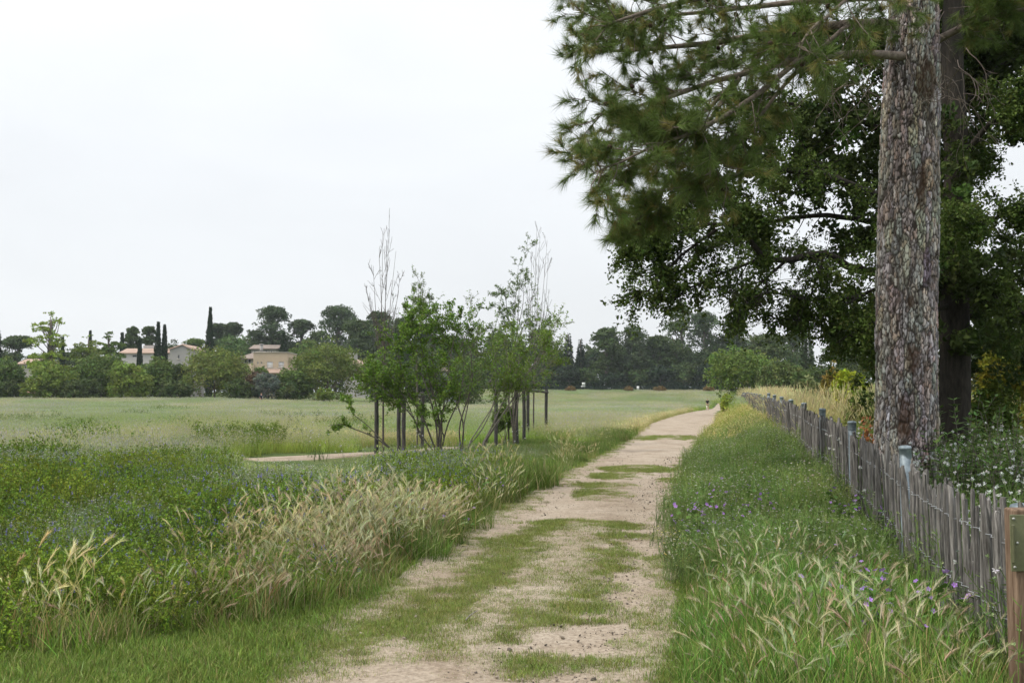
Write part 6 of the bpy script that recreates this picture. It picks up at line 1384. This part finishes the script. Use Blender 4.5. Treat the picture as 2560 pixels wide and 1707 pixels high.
def person(label, loc, rz, top, bottom, top_len=.62, white_side=False):
    t = thing('person', label, 'person', loc, None, rz)
    B = [(0, 0, .95), (0, 0, 1.12), (0, .01, 1.32), (0, .01, 1.46), (0, -.01, 1.58), (0, -.015, 1.66), (0, -.01, 1.74)]; Rb = [(.15, .11), (.13, .095), (.16, .105), (.10, .08), (.055, .06), (.078, .09), (.06, .07)]
    V = list(B); r = list(Rb); E = [(0, 1), (1, 2), (2, 3), (3, 4), (4, 5), (5, 6)]
    for s in (-1, 1):
        k = len(V); st = .14 * s
        V += [(s * .10, 0, .88), (s * .11, -.05 - st * .5, .50), (s * .11, .02 - st * .9, .09), (s * .12, -.09 - st * .9, .04)]; r += [.095, .062, .042, .04]; E += [(0, k), (k, k + 1), (k + 1, k + 2), (k + 2, k + 3)]
        k = len(V); V += [(s * .19, .01, 1.42), (s * .27, .03, 1.16), (s * .25, -.12, .98), (s * .235, -.17, .93)]; r += [.06, .043, .033, .03]; E += [(3, k), (k, k + 1), (k + 1, k + 2), (k + 2, k + 3)]
        for f in range(4): V.append((s * .235 + (f - 1.5) * .013, -.20 - .012 * (f in (1, 2)), .865)); r.append(.009); E.append((k + 3, len(V) - 1))
        V.append((s * .21, -.2, .91)); r.append(.01); E.append((k + 3, len(V) - 1))
    skin_obj('body', V, E, r, M_SKIN, t)
    V = [(0, 0, .93), (0, 0, 1.12), (0, .01, 1.32), (0, .01, 1.47)]; r = [(.175, .135), (.16, .12), (.185, .13), (.09, .085)]; E = [(0, 1), (1, 2), (2, 3)]
    for s in (-1, 1): k = len(V); V += [(s * .2, .01, 1.41), (s * .26, .025, 1.2)]; r += [.08, .062]; E += [(2, k), (k, k + 1)]
    skin_obj('shirt', V, E, r, top, t)
    V = [(0, 0, .98), (0, 0, .88)]; r = [(.172, .13), (.16, .13)]; E = [(0, 1)]
    for s in (-1, 1): k = len(V); V += [(s * .105, -.02, .72), (s * .115, -.04 - .06 * s, .5)]; r += [.105, .085]; E += [(1, k), (k, k + 1)]
    skin_obj('shorts', V, E, r, bottom, t)
    skin_obj('hair', [(0, .02, 1.66), (0, .012, 1.75)], [(0, 1)], [(.082, .085), (.068, .075)], M_HAIR, t)
    for s in (-1, 1): skin_obj('shoe', [(s * .115, .05 - .126 * s, .045), (s * .12, -.1 - .126 * s, .04)], [(0, 1)], [.048, .042], M_SHOE, t)
    if white_side: skin_obj('jacket', [(.13, 0, 1.05), (.16, 0, 1.3), (.14, .01, 1.44)], [(0, 1), (1, 2)], [(.1, .13), (.1, .14), (.08, .1)], M_WHITECLOTH, t)
    return t
def ray_ground(px, py):
    for Y in np.arange(20, 260, .25):
        p = at(px, py, Y)
        if p[2] <= hz(p[0], Y) + .03: return p
    return at(px, py, 150)
p = ray_ground(1769, 1025); PD = p[1]
print('person at', p)
sc_h = 1.0
t = person('person in a black top and khaki shorts walking away on the path', (p[0], p[1], hz(p[0], p[1]) + .05), math.radians(172), M_BLACK, M_KHAKI)
x = p[0] - .38; y = p[1] - 1.4
t = thing('dog', 'pale cream dog walking beside the person on the path', 'dog', (x, y, hz(x, y) + .05), None, math.radians(-10))
V = [(0, .22, .42), (0, 0, .40), (0, -.22, .43), (0, .36, .52), (0, .46, .62), (0, .56, .59), (0, .64, .56), (0, -.32, .46), (0, -.44, .58), (0, -.47, .68)]; r = [(.10, .13), (.09, .115), (.085, .105), .075, .07, .05, .03, .035, .022, .014]; E = [(1, 0), (1, 2), (0, 3), (3, 4), (4, 5), (5, 6), (2, 7), (7, 8), (8, 9)]
for s in (-1, 1):
    k = len(V); V += [(s * .07, .24, .30), (s * .07, .22 + .05 * s, .16), (s * .07, .23 + .07 * s, .03), (s * .07, .27 + .07 * s, .018)]; r += [.05, .032, .024, .024]; E += [(0, k), (k, k + 1), (k + 1, k + 2), (k + 2, k + 3)]
    k = len(V); V += [(s * .075, -.20, .30), (s * .075, -.29 - .05 * s, .16), (s * .075, -.25 - .05 * s, .03), (s * .075, -.21 - .05 * s, .018)]; r += [.06, .028, .022, .024]; E += [(2, k), (k, k + 1), (k + 1, k + 2), (k + 2, k + 3)]
    k = len(V); V += [(s * .05, .45, .70)]; r += [.018]; E += [(4, k)]
skin_obj('body', V, E, r, M_FUR, t, 1)
q = at(653, 1000, 137); person('person in dark clothes with a white jacket at the far edge of the meadow', (q[0], 137, hz(q[0], 137)), math.radians(60), M_NAVY, M_NAVY, white_side=True)

# ------------------------------------------------------------------ small things on the path
def stone(label, px, py, s, mat):
    x, y = gxy(px, py); V, Fc, C = p_pebble(int(px)).arrays(); o = link('stone', make_mesh('stone', V * np.array([s, s * .8, s * .6]), Fc, mat)); o.location = (x, y, hz(x, y) + .05); o.rotation_euler = (0, 0, random.random() * 3); b = o.modifiers.new('sub', 'SUBSURF'); b.levels = 2; b.render_levels = 2; tag(o, label, 'stone', 'stones on the path')
stone('pale flat stone lying in the right half of the path', 1590, 1358, .055, M_STONE); stone('small pale stone right of the pale flat one', 1645, 1404, .03, M_STONE); stone('brown stone in the middle of the near path', 1468, 1564, .018, M_POSTWOOD)
x, y = gxy(1176, 1565); tag(MB().tube(smooth_path([(x - .03, y - .1, .07), (x, y, .085), (x + .05, y + .09, .1)], 7), np.linspace(.006, .003, 7), 6).build('twig', M_TWIGPALE), 'dry straight twig lying on the turf of the near path', 'twig')
if False: print('tris', sum(len(o.data.loop_triangles) or sum(len(p.vertices) - 2 for p in o.data.polygons) if o.type == 'MESH' and len(o.data.polygons) < 0 else (len(o.data.polygons) if o.type == 'MESH' else 0) for o in sc.objects))

# ------------------------------------------------------------------ thin summer haze
hm, N, L, o = newmat('haze_air'); pv = N.new('ShaderNodeVolumePrincipled'); pv.inputs['Density'].default_value = .00018; pv.inputs['Color'].default_value = (.86, .93, 1.0, 1); pv.inputs['Anisotropy'].default_value = .2
L.new(pv.outputs[0], o.inputs['Volume'])
tag(MB().box((-3000, -450, -2), (3000, 3900, 45)).build('haze', hm), kind='stuff')
